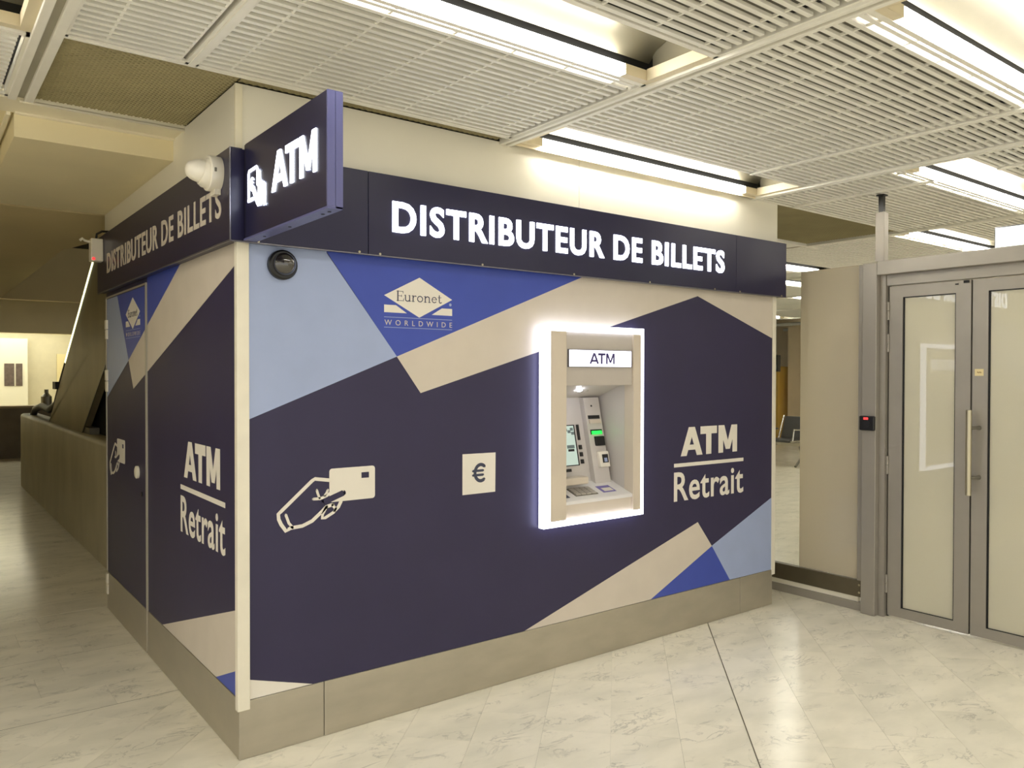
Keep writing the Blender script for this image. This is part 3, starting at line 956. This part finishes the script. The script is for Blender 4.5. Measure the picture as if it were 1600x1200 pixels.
# hand holding a card with a coin sign
ic = MB()
stroke_mb(ic, [(0.116, 2.214), (0.116, 2.320), (0.122, 2.328), (0.205, 2.330), (0.212, 2.322), (0.213, 2.262)], 0.011, FL, 0.0, 0.003)
stroke_mb(ic, [(0.118, 2.216), (0.165, 2.216)], 0.013, FL, 0.0, 0.003)
ic.build('card_outline', 'letter_glow', fb)
hb = MB()
stroke_mb(hb, [(0.168, 2.254), (0.190, 2.225), (0.215, 2.196)], 0.022, FL, 0.0, 0.0035)
stroke_mb(hb, [(0.228, 2.305), (0.236, 2.25), (0.226, 2.190)], 0.026, FL, 0.0, 0.0036)
stroke_mb(hb, [(0.252, 2.262), (0.252, 2.23), (0.246, 2.188)], 0.024, FL, 0.0, 0.0037)
stroke_mb(hb, [(0.286, 2.250), (0.288, 2.22), (0.286, 2.180)], 0.020, FL, 0.0, 0.0034)
hb.build('hand_shape', 'letter_glow', fb)
euro('coin_sign', FL, 0.134, 0.170, 2.246, 2.300, 0.009, 'letter_glow', fb, 0.0, 0.003)

# ------------------------------------------------------------------ cash machine
atm = thing('cash_machine', 'recessed cash machine framed by a glowing white light border', 'cash machine', (1.95, 0.0, 0.76))
fr = MB()
OX0, OX1, OZ0, OZ1 = 1.535, 2.272, 0.755, 1.808
IX0, IX1, IZ0, IZ1 = 1.580, 2.250, 0.785, 1.775
led = MB()
led.box(OX0, IX0, -0.052, -0.012, OZ0, OZ1).box(IX1, OX1, -0.052, -0.012, OZ0, OZ1).box(IX0, IX1, -0.052, -0.012, IZ1, OZ1).box(IX0, IX1, -0.052, -0.012, OZ0, IZ0)
led_o = led.build('light_border', 'led_white', atm)
dots = MB()
k = 0
z = OZ0 + 0.02
while z < OZ1 - 0.01:
    dots.box(OX0 - 0.003, OX0, -0.034, -0.022, z, z + 0.010)
    z += 0.0235
dd = dots.build('led_row', 'led_dot', atm); dd['kind'] = 'stuff'
box('mounting_ring', (OX0 + 0.01, IX0 + 0.01, -0.012, -0.002, OZ0 + 0.01, OZ1 - 0.01), 'dark_trim', atm)
box('mounting_ring', (IX1 - 0.01, OX1 - 0.01, -0.012, -0.002, OZ0 + 0.01, OZ1 - 0.01), 'dark_trim', atm)
# bezel
box('bezel_post', (IX0, 1.690, -0.0515, 0.02, IZ0, IZ1), 'bezel', atm, bevel=0.002)
box('bezel_post', (2.190, IX1, -0.0515, 0.02, IZ0, IZ1), 'bezel', atm, bevel=0.002)
hd = box('header', (1.690, 2.190, -0.040, 0.05, 1.490, IZ1), 'atm_header', atm, bevel=0.002)
lb = box('light_box', (1.705, 2.178, -0.050, -0.040, 1.588, 1.682), 'lip_steel', hd)
box('light_panel', (1.709, 2.170, -0.0515, -0.050, 1.591, 1.679), 'atm_lightbox', hd)
for q in block_word(front(-0.0515), 1.852, 2.040, 1.606, 1.664, 0.0125, 0.0, 0.0008):
    q.build('letter', 'atm_ink', hd)
lf = box('lower_front', (1.690, 2.190, -0.036, 0.03, IZ0, 0.868), 'bezel', atm, bevel=0.002)
# recess
box('recess_wall', (2.190, 2.205, 0.02, 0.32, 0.86, 1.50), 'atm_grey', atm)
box('recess_wall', (1.675, 1.690, 0.02, 0.32, 0.86, 1.50), 'atm_grey', atm)
rc = MB().prism([(0.05, 1.489), (0.32, 1.385), (0.32, 1.50), (0.05, 1.50)], 0, 1.690, 2.190).build('recess_roof', 'atm_grey', atm)
MB().tube([(1.925, 0.110, 1.470), (1.923, 0.105, 1.461)], 0.016, 16).build('spot_lamp', 'spot_glow', rc)
MB().tube([(2.00, 0.130, 1.462), (1.999, 0.127, 1.455)], 0.012, 14).build('sensor', 'key_metal', rc)
box('recess_back', (1.690, 2.190, 0.30, 0.32, 0.86, 1.50), 'atm_grey', atm)
# leaning console: depth as a function of height
def yc(z, off=0.0):
    return 0.205 - (1.40 - z) / 0.47 * 0.105 + off
def lean(mb, x0, x1, z0, z1, o0, o1):
    """slab following the lean; o0 behind, o1 in front (negative = towards the viewer)"""
    v = []
    for z in (z0, z1):
        v += [(x0, yc(z, o1), z), (x1, yc(z, o1), z), (x1, yc(z, o0), z), (x0, yc(z, o0), z)]
    return mb.add(v, [(3, 2, 1, 0), (4, 5, 6, 7), (0, 1, 5, 4), (1, 2, 6, 5), (2, 3, 7, 6), (3, 0, 4, 7)])
con = lean(MB(), 1.690, 2.06, 0.92, 1.44, 0.10, 0.035).build('console', 'atm_grey', atm)
colm = lean(MB(), 2.045, 2.165, 0.90, 1.415, 0.10, 0.0).build('reader_column', 'atm_grey', atm)
lean(MB(), 1.74, 1.972, 1.035, 1.262, 0.03, 0.030).build('screen', 'dark_slot', con)
lean(MB(), 1.745, 1.962, 1.04, 1.257, 0.03, 0.0285).build('screen_glass', 'screen_glow', con)
for x, z in ((1.90, 1.235), (1.925, 1.225), (1.945, 1.238), (1.88, 1.24), (1.95, 1.215)):
    lean(MB(), x - 0.011, x + 0.011, z - 0.008, z + 0.008, 0.03, 0.0278).build('screen_tile', 'screen_icon', con)
lean(MB(), 1.900, 1.945, 1.115, 1.128, 0.03, 0.0278).build('screen_tile', 'dark_slot', con)
lean(MB(), 1.895, 1.950, 1.132, 1.150, 0.03, 0.0278).build('screen_tile', 'screen_icon', con)
lean(MB(), 1.985, 2.006, 1.175, 1.262, 0.03, 0.031).build('key_strip', 'dark_slot', con)
for z in (1.135, 1.095, 1.055):
    lean(MB(), 1.986, 2.006, z - 0.012, z + 0.012, 0.035, 0.027).build('side_key', 'dark_slot', con)
lean(MB(), 1.74, 1.905, 1.004, 1.020, 0.03, 0.031).build('receipt_slot', 'dark_slot', con)
MB().box(1.72, 1.94, 0.045, 0.11, 0.945, 0.985).build('note_tray', 'bezel', con, bevel=0.006)
lean(MB(), 2.060, 2.150, 1.293, 1.313, 0.02, -0.002).build('receipt_slot', 'dark_slot', colm)
lean(MB(), 2.062, 2.150, 1.268, 1.290, 0.02, -0.010).build('slot_lip', 'bezel', colm)
lean(MB(), 2.062, 2.152, 1.205, 1.232, 0.02, -0.003).build('card_slot', 'dark_slot', colm)
gl = lean(MB(), 2.070, 2.142, 1.206, 1.224, 0.02, -0.010).build('slot_light', 'green_led', colm)
gl['label'] = 'green glowing card slot light'
lean(MB(), 2.085, 2.155, 1.140, 1.194, 0.02, -0.014).build('card_mouth', 'black_plastic', colm, bevel=0.004)
rd = lean(MB(), 2.085, 2.160, 1.020, 1.108, 0.02, -0.022).build('contactless_reader', 'print_white', colm, bevel=0.004)
lean(MB(), 2.105, 2.150, 1.045, 1.092, 0.02, -0.0235).build('reader_window', 'dark_slot', colm)
lean(MB(), 2.117, 2.140, 1.050, 1.072, 0.02, -0.0242).build('reader_mark', 'light_blue', colm)
lean(MB(), 2.093, 2.104, 1.362, 1.372, 0.02, -0.001).build('peephole', 'dark_slot', colm)
# sloping shelf
def shelf_z(y):
    return 0.884 + (y + 0.03) * 0.36
sv = []
for y in (-0.046, 0.14):
    sv += [(1.690, y, shelf_z(y)), (2.190, y, shelf_z(y)), (2.190, y, shelf_z(y) - 0.018), (1.690, y, shelf_z(y) - 0.018)]
sh = MB().add(sv, [(0, 1, 2, 3), (4, 5, 6, 7), (0, 1, 5, 4), (1, 2, 6, 5), (2, 3, 7, 6), (3, 0, 4, 7)]).build('shelf', 'atm_shelf', atm, bevel=0.003)
def on_shelf(mb, x0, x1, y0, y1, h):
    v = []
    for hh in (0.0005, h):
        v += [(x0, y0, shelf_z(y0) + hh), (x1, y0, shelf_z(y0) + hh), (x1, y1, shelf_z(y1) + hh), (x0, y1, shelf_z(y1) + hh)]
    return mb.add(v, [(3, 2, 1, 0), (4, 5, 6, 7), (0, 1, 5, 4), (1, 2, 6, 5), (2, 3, 7, 6), (3, 0, 4, 7)])
kp = on_shelf(MB(), 1.80, 1.965, -0.005, 0.075, 0.003).build('keypad', 'grey_metal', sh)
for r in range(4):
    for c in range(4):
        x = 1.808 + c * 0.0385; y = 0.0 + r * 0.0185
        on_shelf(MB(), x, x + 0.033, y, y + 0.014, 0.008).build('key', 'key_metal', kp)
on_shelf(MB(), 2.01, 2.11, 0.0, 0.07, 0.0012).build('shelf_sticker', 'sticker_violet', sh)
on_shelf(MB(), 2.03, 2.10, 0.012, 0.045, 0.0018).build('shelf_sticker', 'print_white', sh)
on_shelf(MB(), 1.70, 1.755, -0.01, 0.03, 0.0012).build('shelf_sticker', 'logo_ink', sh)

# ------------------------------------------------------------------ surveillance cameras and small devices
dome = thing('dome_camera', 'black round dome camera on the light blue corner of the front panel', 'camera', (0.174, 0.0, 1.996))
MB().tube([(0.174, -0.0018, 1.996), (0.174, -0.020, 1.996), (0.174, -0.026, 1.996)], [0.061, 0.061, 0.054], 28).build('base_ring', 'black_plastic', dome, smooth=True)
db = MB(); pts, rr = [], []
for i in range(9):
    a = math.pi / 2 * i / 8
    pts.append((0.176, -0.024 - 0.040 * math.sin(a), 1.998)); rr.append(max(0.0008, 0.048 * math.cos(a)))
db.tube(pts, rr, 28).build('dome', 'dome_glass', dome, smooth=True)
cc = thing('turret_camera', 'white turret camera fixed on the side fascia', 'camera', (-0.05, 0.10, 2.35))
MB().tube([(-0.0505, 0.09, 2.35), (-0.095, 0.09, 2.35), (-0.099, 0.09, 2.35)], [0.070, 0.070, 0.066], 28).build('mount_ring', 'camera_white', cc, smooth=True)
MB().tube([(-0.099, 0.09, 2.35), (-0.110, 0.09, 2.35), (-0.118, 0.09, 2.352)], [0.060, 0.058, 0.050], 28).build('collar', 'camera_white', cc, smooth=True)
pts, rr = [], []
for i in range(9):
    a = math.pi / 2 * i / 8
    pts.append((-0.112 - 0.068 * math.sin(a), 0.09, 2.354)); rr.append(max(0.001, 0.046 * math.cos(a) ** 0.8))
MB().tube(pts, rr, 28).build('dome', 'camera_white', cc, smooth=True)
MB().box(-0.088, -0.080, 0.0165, 0.021, 2.345, 2.36).build('vent', 'grey_metal', cc)
MB().box(-0.075, -0.052, 0.06, 0.12, 2.265, 2.288).build('cable_nipple', 'camera_white', cc)

bxr = thing('alarm_box', 'small cream box with a red light at the far end of the side fascia', 'alarm box', (-0.05, 2.46, 2.26))
MB().box(-0.122, -0.0505, 2.42, 2.50, 2.262, 2.405).build('housing', 'camera_white', bxr, bevel=0.006)
MB().tube([(-0.108, 2.425, 2.275), (-0.108, 2.414, 2.275)], 0.009, 10).build('red_light', 'red_led', bxr)
MB().tube([(-0.122, 2.46, 2.385), (-0.150, 2.46, 2.390), (-0.165, 2.46, 2.402), (-0.178, 2.46, 2.388)], 0.008, 8).build('bracket', 'camera_white', bxr)
MB().tube([(-0.085, 2.47, 2.405), (-0.08, 2.47, 2.44), (-0.05, 2.47, 2.46), (-0.012, 2.47, 2.462)], 0.007, 8).build('cable', 'rubber', bxr)

# ------------------------------------------------------------------ glass partition, post and doors (plane x = 3.93)
part = thing('glass_partition', 'glass screen half covered with cream film between kiosk and doors', 'partition', (3.93, 1.3, 0))
box('glass_pane', (3.928, 3.938, -0.425, 3.2, 0.20, 2.27), 'glass', part)
box('film', (3.9235, 3.927, -0.425, 0.012, 0.203, 2.268), 'frosted_film', part)
rail = box('bottom_rail', (3.905, 3.955, -0.455, 3.2, 0.090, 0.20), 'rail_dark', part, bevel=0.003)
for z in (0.12, 0.17):
    MB().tube([(3.905, -0.44, z), (3.902, -0.44, z)], 0.007, 10).build('screw', 'handle_steel', rail)
box('light_strip', (3.918, 3.945, -0.425, 3.2, 0.055, 0.089), 'post_white', part)
box('base_rail', (3.905, 3.955, -0.455, 3.2, 0.001, 0.054), 'door_grey', part)
box('end_stile', (3.900, 3.965, -0.470, -0.427, 0.201, 2.265), 'door_grey', part)

frame = struct(MB().box(3.862, 3.97, -0.565, -0.472, 0.001, 2.266).build('door_1', 'door_grey', bevel=0.003, seg=1))
MB().box(3.905, 3.98, -0.603, -0.566, 0.001, 2.19).build('jamb', 'door_grey', frame)
MB().box(3.862, 3.99, -2.2, -0.566, 2.185, 2.272).build('header', 'door_grey', frame, bevel=0.003)
MB().box(3.915, 3.98, -2.2, -0.604, 2.118, 2.184).build('transom', 'door_grey', frame)
MB().box(3.95, 3.965, -0.61, -0.6035, 0.002, 2.117).build('seal', 'gasket', frame)
def leaf(y0, y1):
    b = MB()
    b.box(3.935, 3.975, y0, y0 + 0.085, 0.012, 2.112).box(3.935, 3.975, y1 - 0.085, y1, 0.012, 2.112)
    b.box(3.935, 3.975, y0 + 0.085, y1 - 0.085, 0.012, 0.072).box(3.935, 3.975, y0 + 0.085, y1 - 0.085, 2.040, 2.112)
    l = b.build('door_leaf', 'door_grey', frame)
    gk = MB()
    a0, a1, c0, c1 = y0 + 0.085, y1 - 0.085, 0.072, 2.040
    gk.box(3.940, 3.960, a0, a0 + 0.006, c0, c1).box(3.940, 3.960, a1 - 0.010, a1, c0, c1).box(3.940, 3.960, a0, a1, c0, c0 + 0.004).box(3.940, 3.960, a0, a1, c1 - 0.006, c1)
    gk.build('gasket', 'gasket', l)
    box('pane', (3.945, 3.955, a0 + 0.004, a1 - 0.004, c0 + 0.003, c1 - 0.003), 'frosted', l)
    return l
leaf1 = leaf(-1.100, -0.612)
leaf2 = leaf(-1.598, -1.110)
MB().box(3.955, 3.972, -1.1098, -1.1002, 0.012, 2.112).build('meeting_seal', 'gasket', frame)
for z0, z1 in ((1.90, 2.015), (1.695, 1.81), (0.915, 1.03), (0.155, 0.27)):
    h = MB().tube([(3.930, -0.607, z0), (3.930, -0.607, (z0 + z1) / 2 - 0.0015)], 0.0085, 12)
    h.tube([(3.930, -0.607, (z0 + z1) / 2 + 0.0015), (3.930, -0.607, z1)], 0.0085, 12)
    h.build('hinge', 'door_grey', leaf1, smooth=True)
hdl = MB().tube([(3.875, -1.118, 0.845), (3.875, -1.118, 1.345)], 0.016, 18).build('pull_handle', 'handle_steel', leaf2, smooth=True)
for z in (0.95, 1.24):
    MB().tube([(3.875, -1.120, z), (3.905, -1.145, z), (3.936, -1.150, z)], [0.009, 0.009, 0.014], 12).build('standoff', 'grey_metal', leaf2, smooth=True)
sk = box('notice_sticker', (3.9335, 3.9348, -1.172, -1.124, 1.545, 1.585), 'sticker_cream', leaf2)
for i, dx in enumerate((0.012, 0.018, 0.024, 0.030)):
    box('sticker_mark', (3.9328, 3.9334, -1.172 + dx, -1.172 + dx + 0.004, 1.560 + 0.002 * (i % 2), 1.568 + 0.002 * (i % 2)), 'sticker_ink', leaf2)
MB().box(3.928, 3.934, -1.09, -1.06, 2.095, 2.110).box(3.930, 3.934, -1.03, -1.012, 2.088, 2.096).build('latch_mark', 'gasket', leaf1)
struct(box('wall_door_side', (3.94, 3.99, -9, -1.605, 0.001, 2.18), 'upper_white'))
struct(box('trim_2', (3.92, 4.0, -9, -2.202, 2.185, 2.27), 'door_grey'))

post = thing('hanging_post', 'grey square post rising from the door frame to the ceiling', 'post', (3.90, -0.575, 2.272))
MB().box(3.872, 3.925, -0.607, -0.548, 2.273, 2.585).build('sleeve', 'door_grey', post, bevel=0.002)
MB().box(3.884, 3.912, -0.592, -0.562, 2.586, 2.692).build('rod', 'black_plastic', post)
MB().box(3.872, 3.925, -0.602, -0.552, 2.690, 2.697).build('cap', 'black_plastic', post)

reader = thing('card_reader', 'small black access reader with a red light on the door post', 'card reader', (3.86, -0.515, 1.19))
MB().box(3.838, 3.8615, -0.568, -0.466, 1.192, 1.286).build('housing', 'black_plastic', reader, bevel=0.008)
MB().box(3.835, 3.8385, -0.528, -0.498, 1.262, 1.276).build('status_light', 'red_led', reader, bevel=0.0015)
MB().tube([(3.8375, -0.517, 1.236), (3.836, -0.517, 1.236)], 0.022, 20).build('sensor_ring', 'dark_slot', reader)

sign = thing('lit_sign', 'blank glowing white sign box standing on the door header', 'sign', (3.95, -1.45, 2.273))
MB().box(3.925, 3.975, -1.70, -1.225, 2.274, 2.400).build('box', 'lip_steel', sign, bevel=0.006)
MB().box(3.922, 3.9255, -1.69, -1.233, 2.282, 2.392).build('panel', 'exit_glow', sign)

# ------------------------------------------------------------------ escalator and low wall on the left
lw = MB()
prof = [(0.20, 0.001), (0.20, 0.96), (0.21, 0.985), (0.235, 1.0), (0.40, 1.0), (0.43, 0.985), (0.44, 0.96), (0.44, 0.001)]
v, f = [], []
path = [(3.0, 0), (9.55, 0), (9.75, 0.02)]
n = len(prof)
for (y, s) in ((2.7, 0.0), (9.5, 0.0), (9.62, 0.01), (9.70, 0.03), (9.75, 0.07)):
    v += [((0.32 + (x - 0.32) * (1 - s * 3.0)), y, z if z < 0.9 else z - s * 0.2) for x, z in prof]
for k in range(4):
    for i in range(n - 1):
        f.append((k * n + i, k * n + i + 1, (k + 1) * n + i + 1, (k + 1) * n + i))
f += [tuple(range(n)), tuple(range(4 * n, 5 * n))]
low = tag(MB().add(v, f).build('low_wall', 'stone_wall', smooth=True), 'long grey stone parapet with a rounded top behind the kiosk', 'wall')

esc = thing('escalator', 'dark escalator balustrade climbing behind the kiosk with a glowing edge line', 'escalator', (0.5, 5.0, 1.0))
topz = lambda y: 1.69 + 0.555 * (6.01 - y)
botz = lambda y: 1.107 + 0.575 * (4.885 - y)
MB().prism([(7.25, 1.002), (5.07, 1.002), (2.75, botz(2.75)), (2.75, topz(2.75) - 0.02), (7.25, topz(7.25) - 0.02)], 0, 0.245, 0.30).build('side_panel', 'escalator_panel', esc)
MB().prism([(5.9, 1.002), (2.75, 1.002), (2.75, botz(2.75) + 0.5)], 0, 0.34, 0.36).build('under_shade', 'escalator_dark', esc)  # dark sheet painted as the shade in the opening below the balustrade
MB().prism([(5.10, 0.99 + 0.012), (5.06, 1.002), (2.75, botz(2.75) - 0.03), (2.75, botz(2.75))], 0, 0.238, 0.245).build('edge_strip', 'grey_metal', esc)
MB().box(0.25, 0.33, 4.75, 5.1, 1.002, 1.06).build('floor_bracket', 'grey_metal', esc)
MB().box(0.25, 0.33, 3.3, 3.7, 1.50, 1.62).build('floor_bracket', 'grey_metal', esc)
for a, b in ((6.05, 4.98), (4.95, 2.75)):
    MB().tube([(0.255, a, topz(a)), (0.255, b, topz(b))], 0.020, 10).build('light_line', 'rail_light', esc)
MB().tube([(0.30, 2.75, topz(2.75) + 0.09), (0.30, 6.7, topz(6.7) + 0.09), (0.30, 7.0, topz(7.0) + 0.07), (0.30, 7.6, 1.12), (0.30, 8.3, 1.14), (0.30, 8.9, 1.08), (0.30, 9.1, 1.0)], 0.042, 10).build('handrail', 'rubber', esc, smooth=True)
MB().box(0.22, 0.27, 6.55, 6.75, 1.38, 1.46).build('rail_clip', 'rubber', esc)
MB().prism([(2.75, botz(2.75)), (7.25, 1.002), (7.25, 1.1), (2.75, topz(2.75))], 0, 0.9, 0.95).build('inner_panel', 'escalator_dark', esc)
MB().box(0.36, 1.6, 2.75, 5.2, 1.0, 1.02).build('pit_cover', 'escalator_dark', esc)

# far room at the left
ctr = thing('dark_counter', 'dark brown counter front far behind the parapet', 'counter', (-1.0, 13.9, 0))
box('counter_front', (-2.25, 2.6, 13.80, 13.95, 0.001, 0.915), 'counter_dark', ctr)
box('counter_top', (-2.25, 2.6, 13.76, 14.1, 0.916, 0.955), 'counter_top', ctr)
struct(box('ceiling_far_room', (-7, 6, 14.2, 17.0, 2.55, 2.6), 'far_panel'))
for i, y in enumerate((14.6, 15.2, 15.8, 16.4)):
    o = tag(box('far_strip_light', (-2.0, 1.9, y, y + 0.16, 2.52, 2.548), 'far_lamp'), ('nearest', 'second', 'third', 'farthest')[i] + ' of the four bright light lines in the far left room', 'ceiling light', 'light lines of the far left room')
wp = tag(box('white_wall_panel', (-2.0, 1.05, 16.8, 16.98, 0.001, 2.3), 'far_panel'), 'white wall panel at the far left edge carrying a dark poster', 'panel')
ps = thing('poster', 'small dark double poster on the far white panel', 'poster', (0.9, 16.79, 1.2))
box('sheet', (0.62, 0.80, 16.785, 16.797, 1.28, 1.76), 'poster_dark', ps)
box('sheet', (0.83, 0.95, 16.785, 16.797, 1.28, 1.76), 'poster_dark', ps)
fd = tag(box('far_door', (1.62, 2.9, 16.93, 16.98, 0.001, 1.98), 'far_door'), 'plain yellowish door in the back wall of the far room', 'door')
struct(box('wall_far_corner', (2.95, 3.1, 14.2, 16.99, 0.001, 2.55), 'soffit'))
for i, (x, h, r, m) in enumerate(((1.04, 0.20, 0.09, 'grey_metal'), (1.30, 0.14, 0.13, 'bottle_blue'))):
    t = thing('counter_container', ('grey canister with a narrow neck standing on the far counter', 'bluish rounded container with a dark cap on the far counter')[i], 'container', (x, 13.9, 0.956))
    MB().tube([(x, 13.9, 0.957), (x, 13.9, 0.957 + h * 0.8), (x, 13.9, 0.957 + h), (x, 13.9, 0.957 + h + 0.03)], [r, r, r * 0.6, r * 0.35], 14).build('body', m, t, smooth=True)
    MB().tube([(x, 13.9, 0.988 + h), (x, 13.9, 1.05 + h)], r * 0.4, 12).build('cap', ('grey_metal', 'black_plastic')[i], t, smooth=True)

# ------------------------------------------------------------------ hall beyond the glass on the right
def seat_unit(x, y, label):
    t = thing('waiting_seat', label, 'seat', (x, y, 0), 'black waiting seats in the hall')
    # faces -x/-y side; the bench runs along y
    MB().add([(x - 0.06, y - 0.24, 0.44), (x - 0.06, y + 0.24, 0.44), (x + 0.08, y + 0.24, 0.82), (x + 0.08, y - 0.24, 0.82),
              (x - 0.02, y - 0.24, 0.44), (x - 0.02, y + 0.24, 0.44), (x + 0.12, y + 0.24, 0.81), (x + 0.12, y - 0.24, 0.81)],
             [(0, 1, 2, 3), (7, 6, 5, 4), (0, 4, 5, 1), (1, 5, 6, 2), (2, 6, 7, 3), (3, 7, 4, 0)]).build('backrest', 'seat_black', t, bevel=0.012)
    MB().box(x - 0.52, x - 0.03, y - 0.24, y + 0.24, 0.40, 0.445).build('seat_pad', 'seat_black', t, bevel=0.012)
    for s in (-0.262, 0.262):
        MB().tube([(x - 0.5, y + s, 0.42), (x - 0.08, y + s, 0.43), (x + 0.09, y + s, 0.83)], 0.014, 8).build('side_frame', 'chrome', t)
        MB().tube([(x - 0.1, y + s, 0.60), (x - 0.42, y + s, 0.62), (x - 0.46, y + s, 0.43)], 0.016, 8).build('armrest', 'chrome', t)
    MB().box(x - 0.32, x - 0.25, y - 0.3, y + 0.3, 0.33, 0.39).build('beam', 'chrome', t)
    MB().tube([(x - 0.30, y - 0.30, 0.34), (x - 0.28, y - 0.33, 0.16), (x - 0.52, y - 0.36, 0.012)], 0.02, 8).build('leg', 'grey_metal', t)
    MB().tube([(x - 0.28, y - 0.33, 0.16), (x - 0.04, y - 0.33, 0.012)], 0.02, 8).build('leg', 'grey_metal', t)
    return t
seat_unit(11.25, 4.80, 'black seat with chrome frame seen through the clear glass, nearer the film')
seat_unit(11.25, 5.56, 'black seat mostly hidden by the kiosk corner, beside another')

vm = thing('ticket_machine', 'yellow machine standing at the back of the hall', 'machine', (15.8, 8.15, 0))
MB().box(15.6, 16.1, 8.05, 8.75, 0.001, 1.75).build('cabinet', 'yellow', vm, bevel=0.02)
MB().box(15.585, 15.6, 8.12, 8.6, 0.95, 1.45).build('display', 'dark_slot', vm)
MB().box(15.585, 15.6, 8.12, 8.6, 0.35, 0.55).build('tray', 'grey_metal', vm)
col = thing('hall_column', 'warm beige column in the hall beside the yellow machine', 'column', (16.3, 7.6, 0))
MB().box(15.8, 16.6, 6.9, 7.93, 0.16, 3.0).build('shaft', 'warm_column', col)
MB().box(15.78, 16.62, 6.88, 7.95, 0.001, 0.16).build('foot', 'grey_metal', col)
mon = thing('hall_monitor', 'black hanging information screen in the hall', 'screen', (15.5, 8.05, 1.65))
MB().box(15.45, 15.55, 7.96, 8.18, 1.62, 2.02).build('screen', 'black_plastic', mon, bevel=0.01)
MB().box(15.444, 15.45, 8.0, 8.14, 1.68, 1.78).build('text_lines', 'grey_metal', mon)
MB().box(15.48, 15.52, 8.05, 8.09, 2.02, 3.60).build('stem', 'grey_metal', mon)
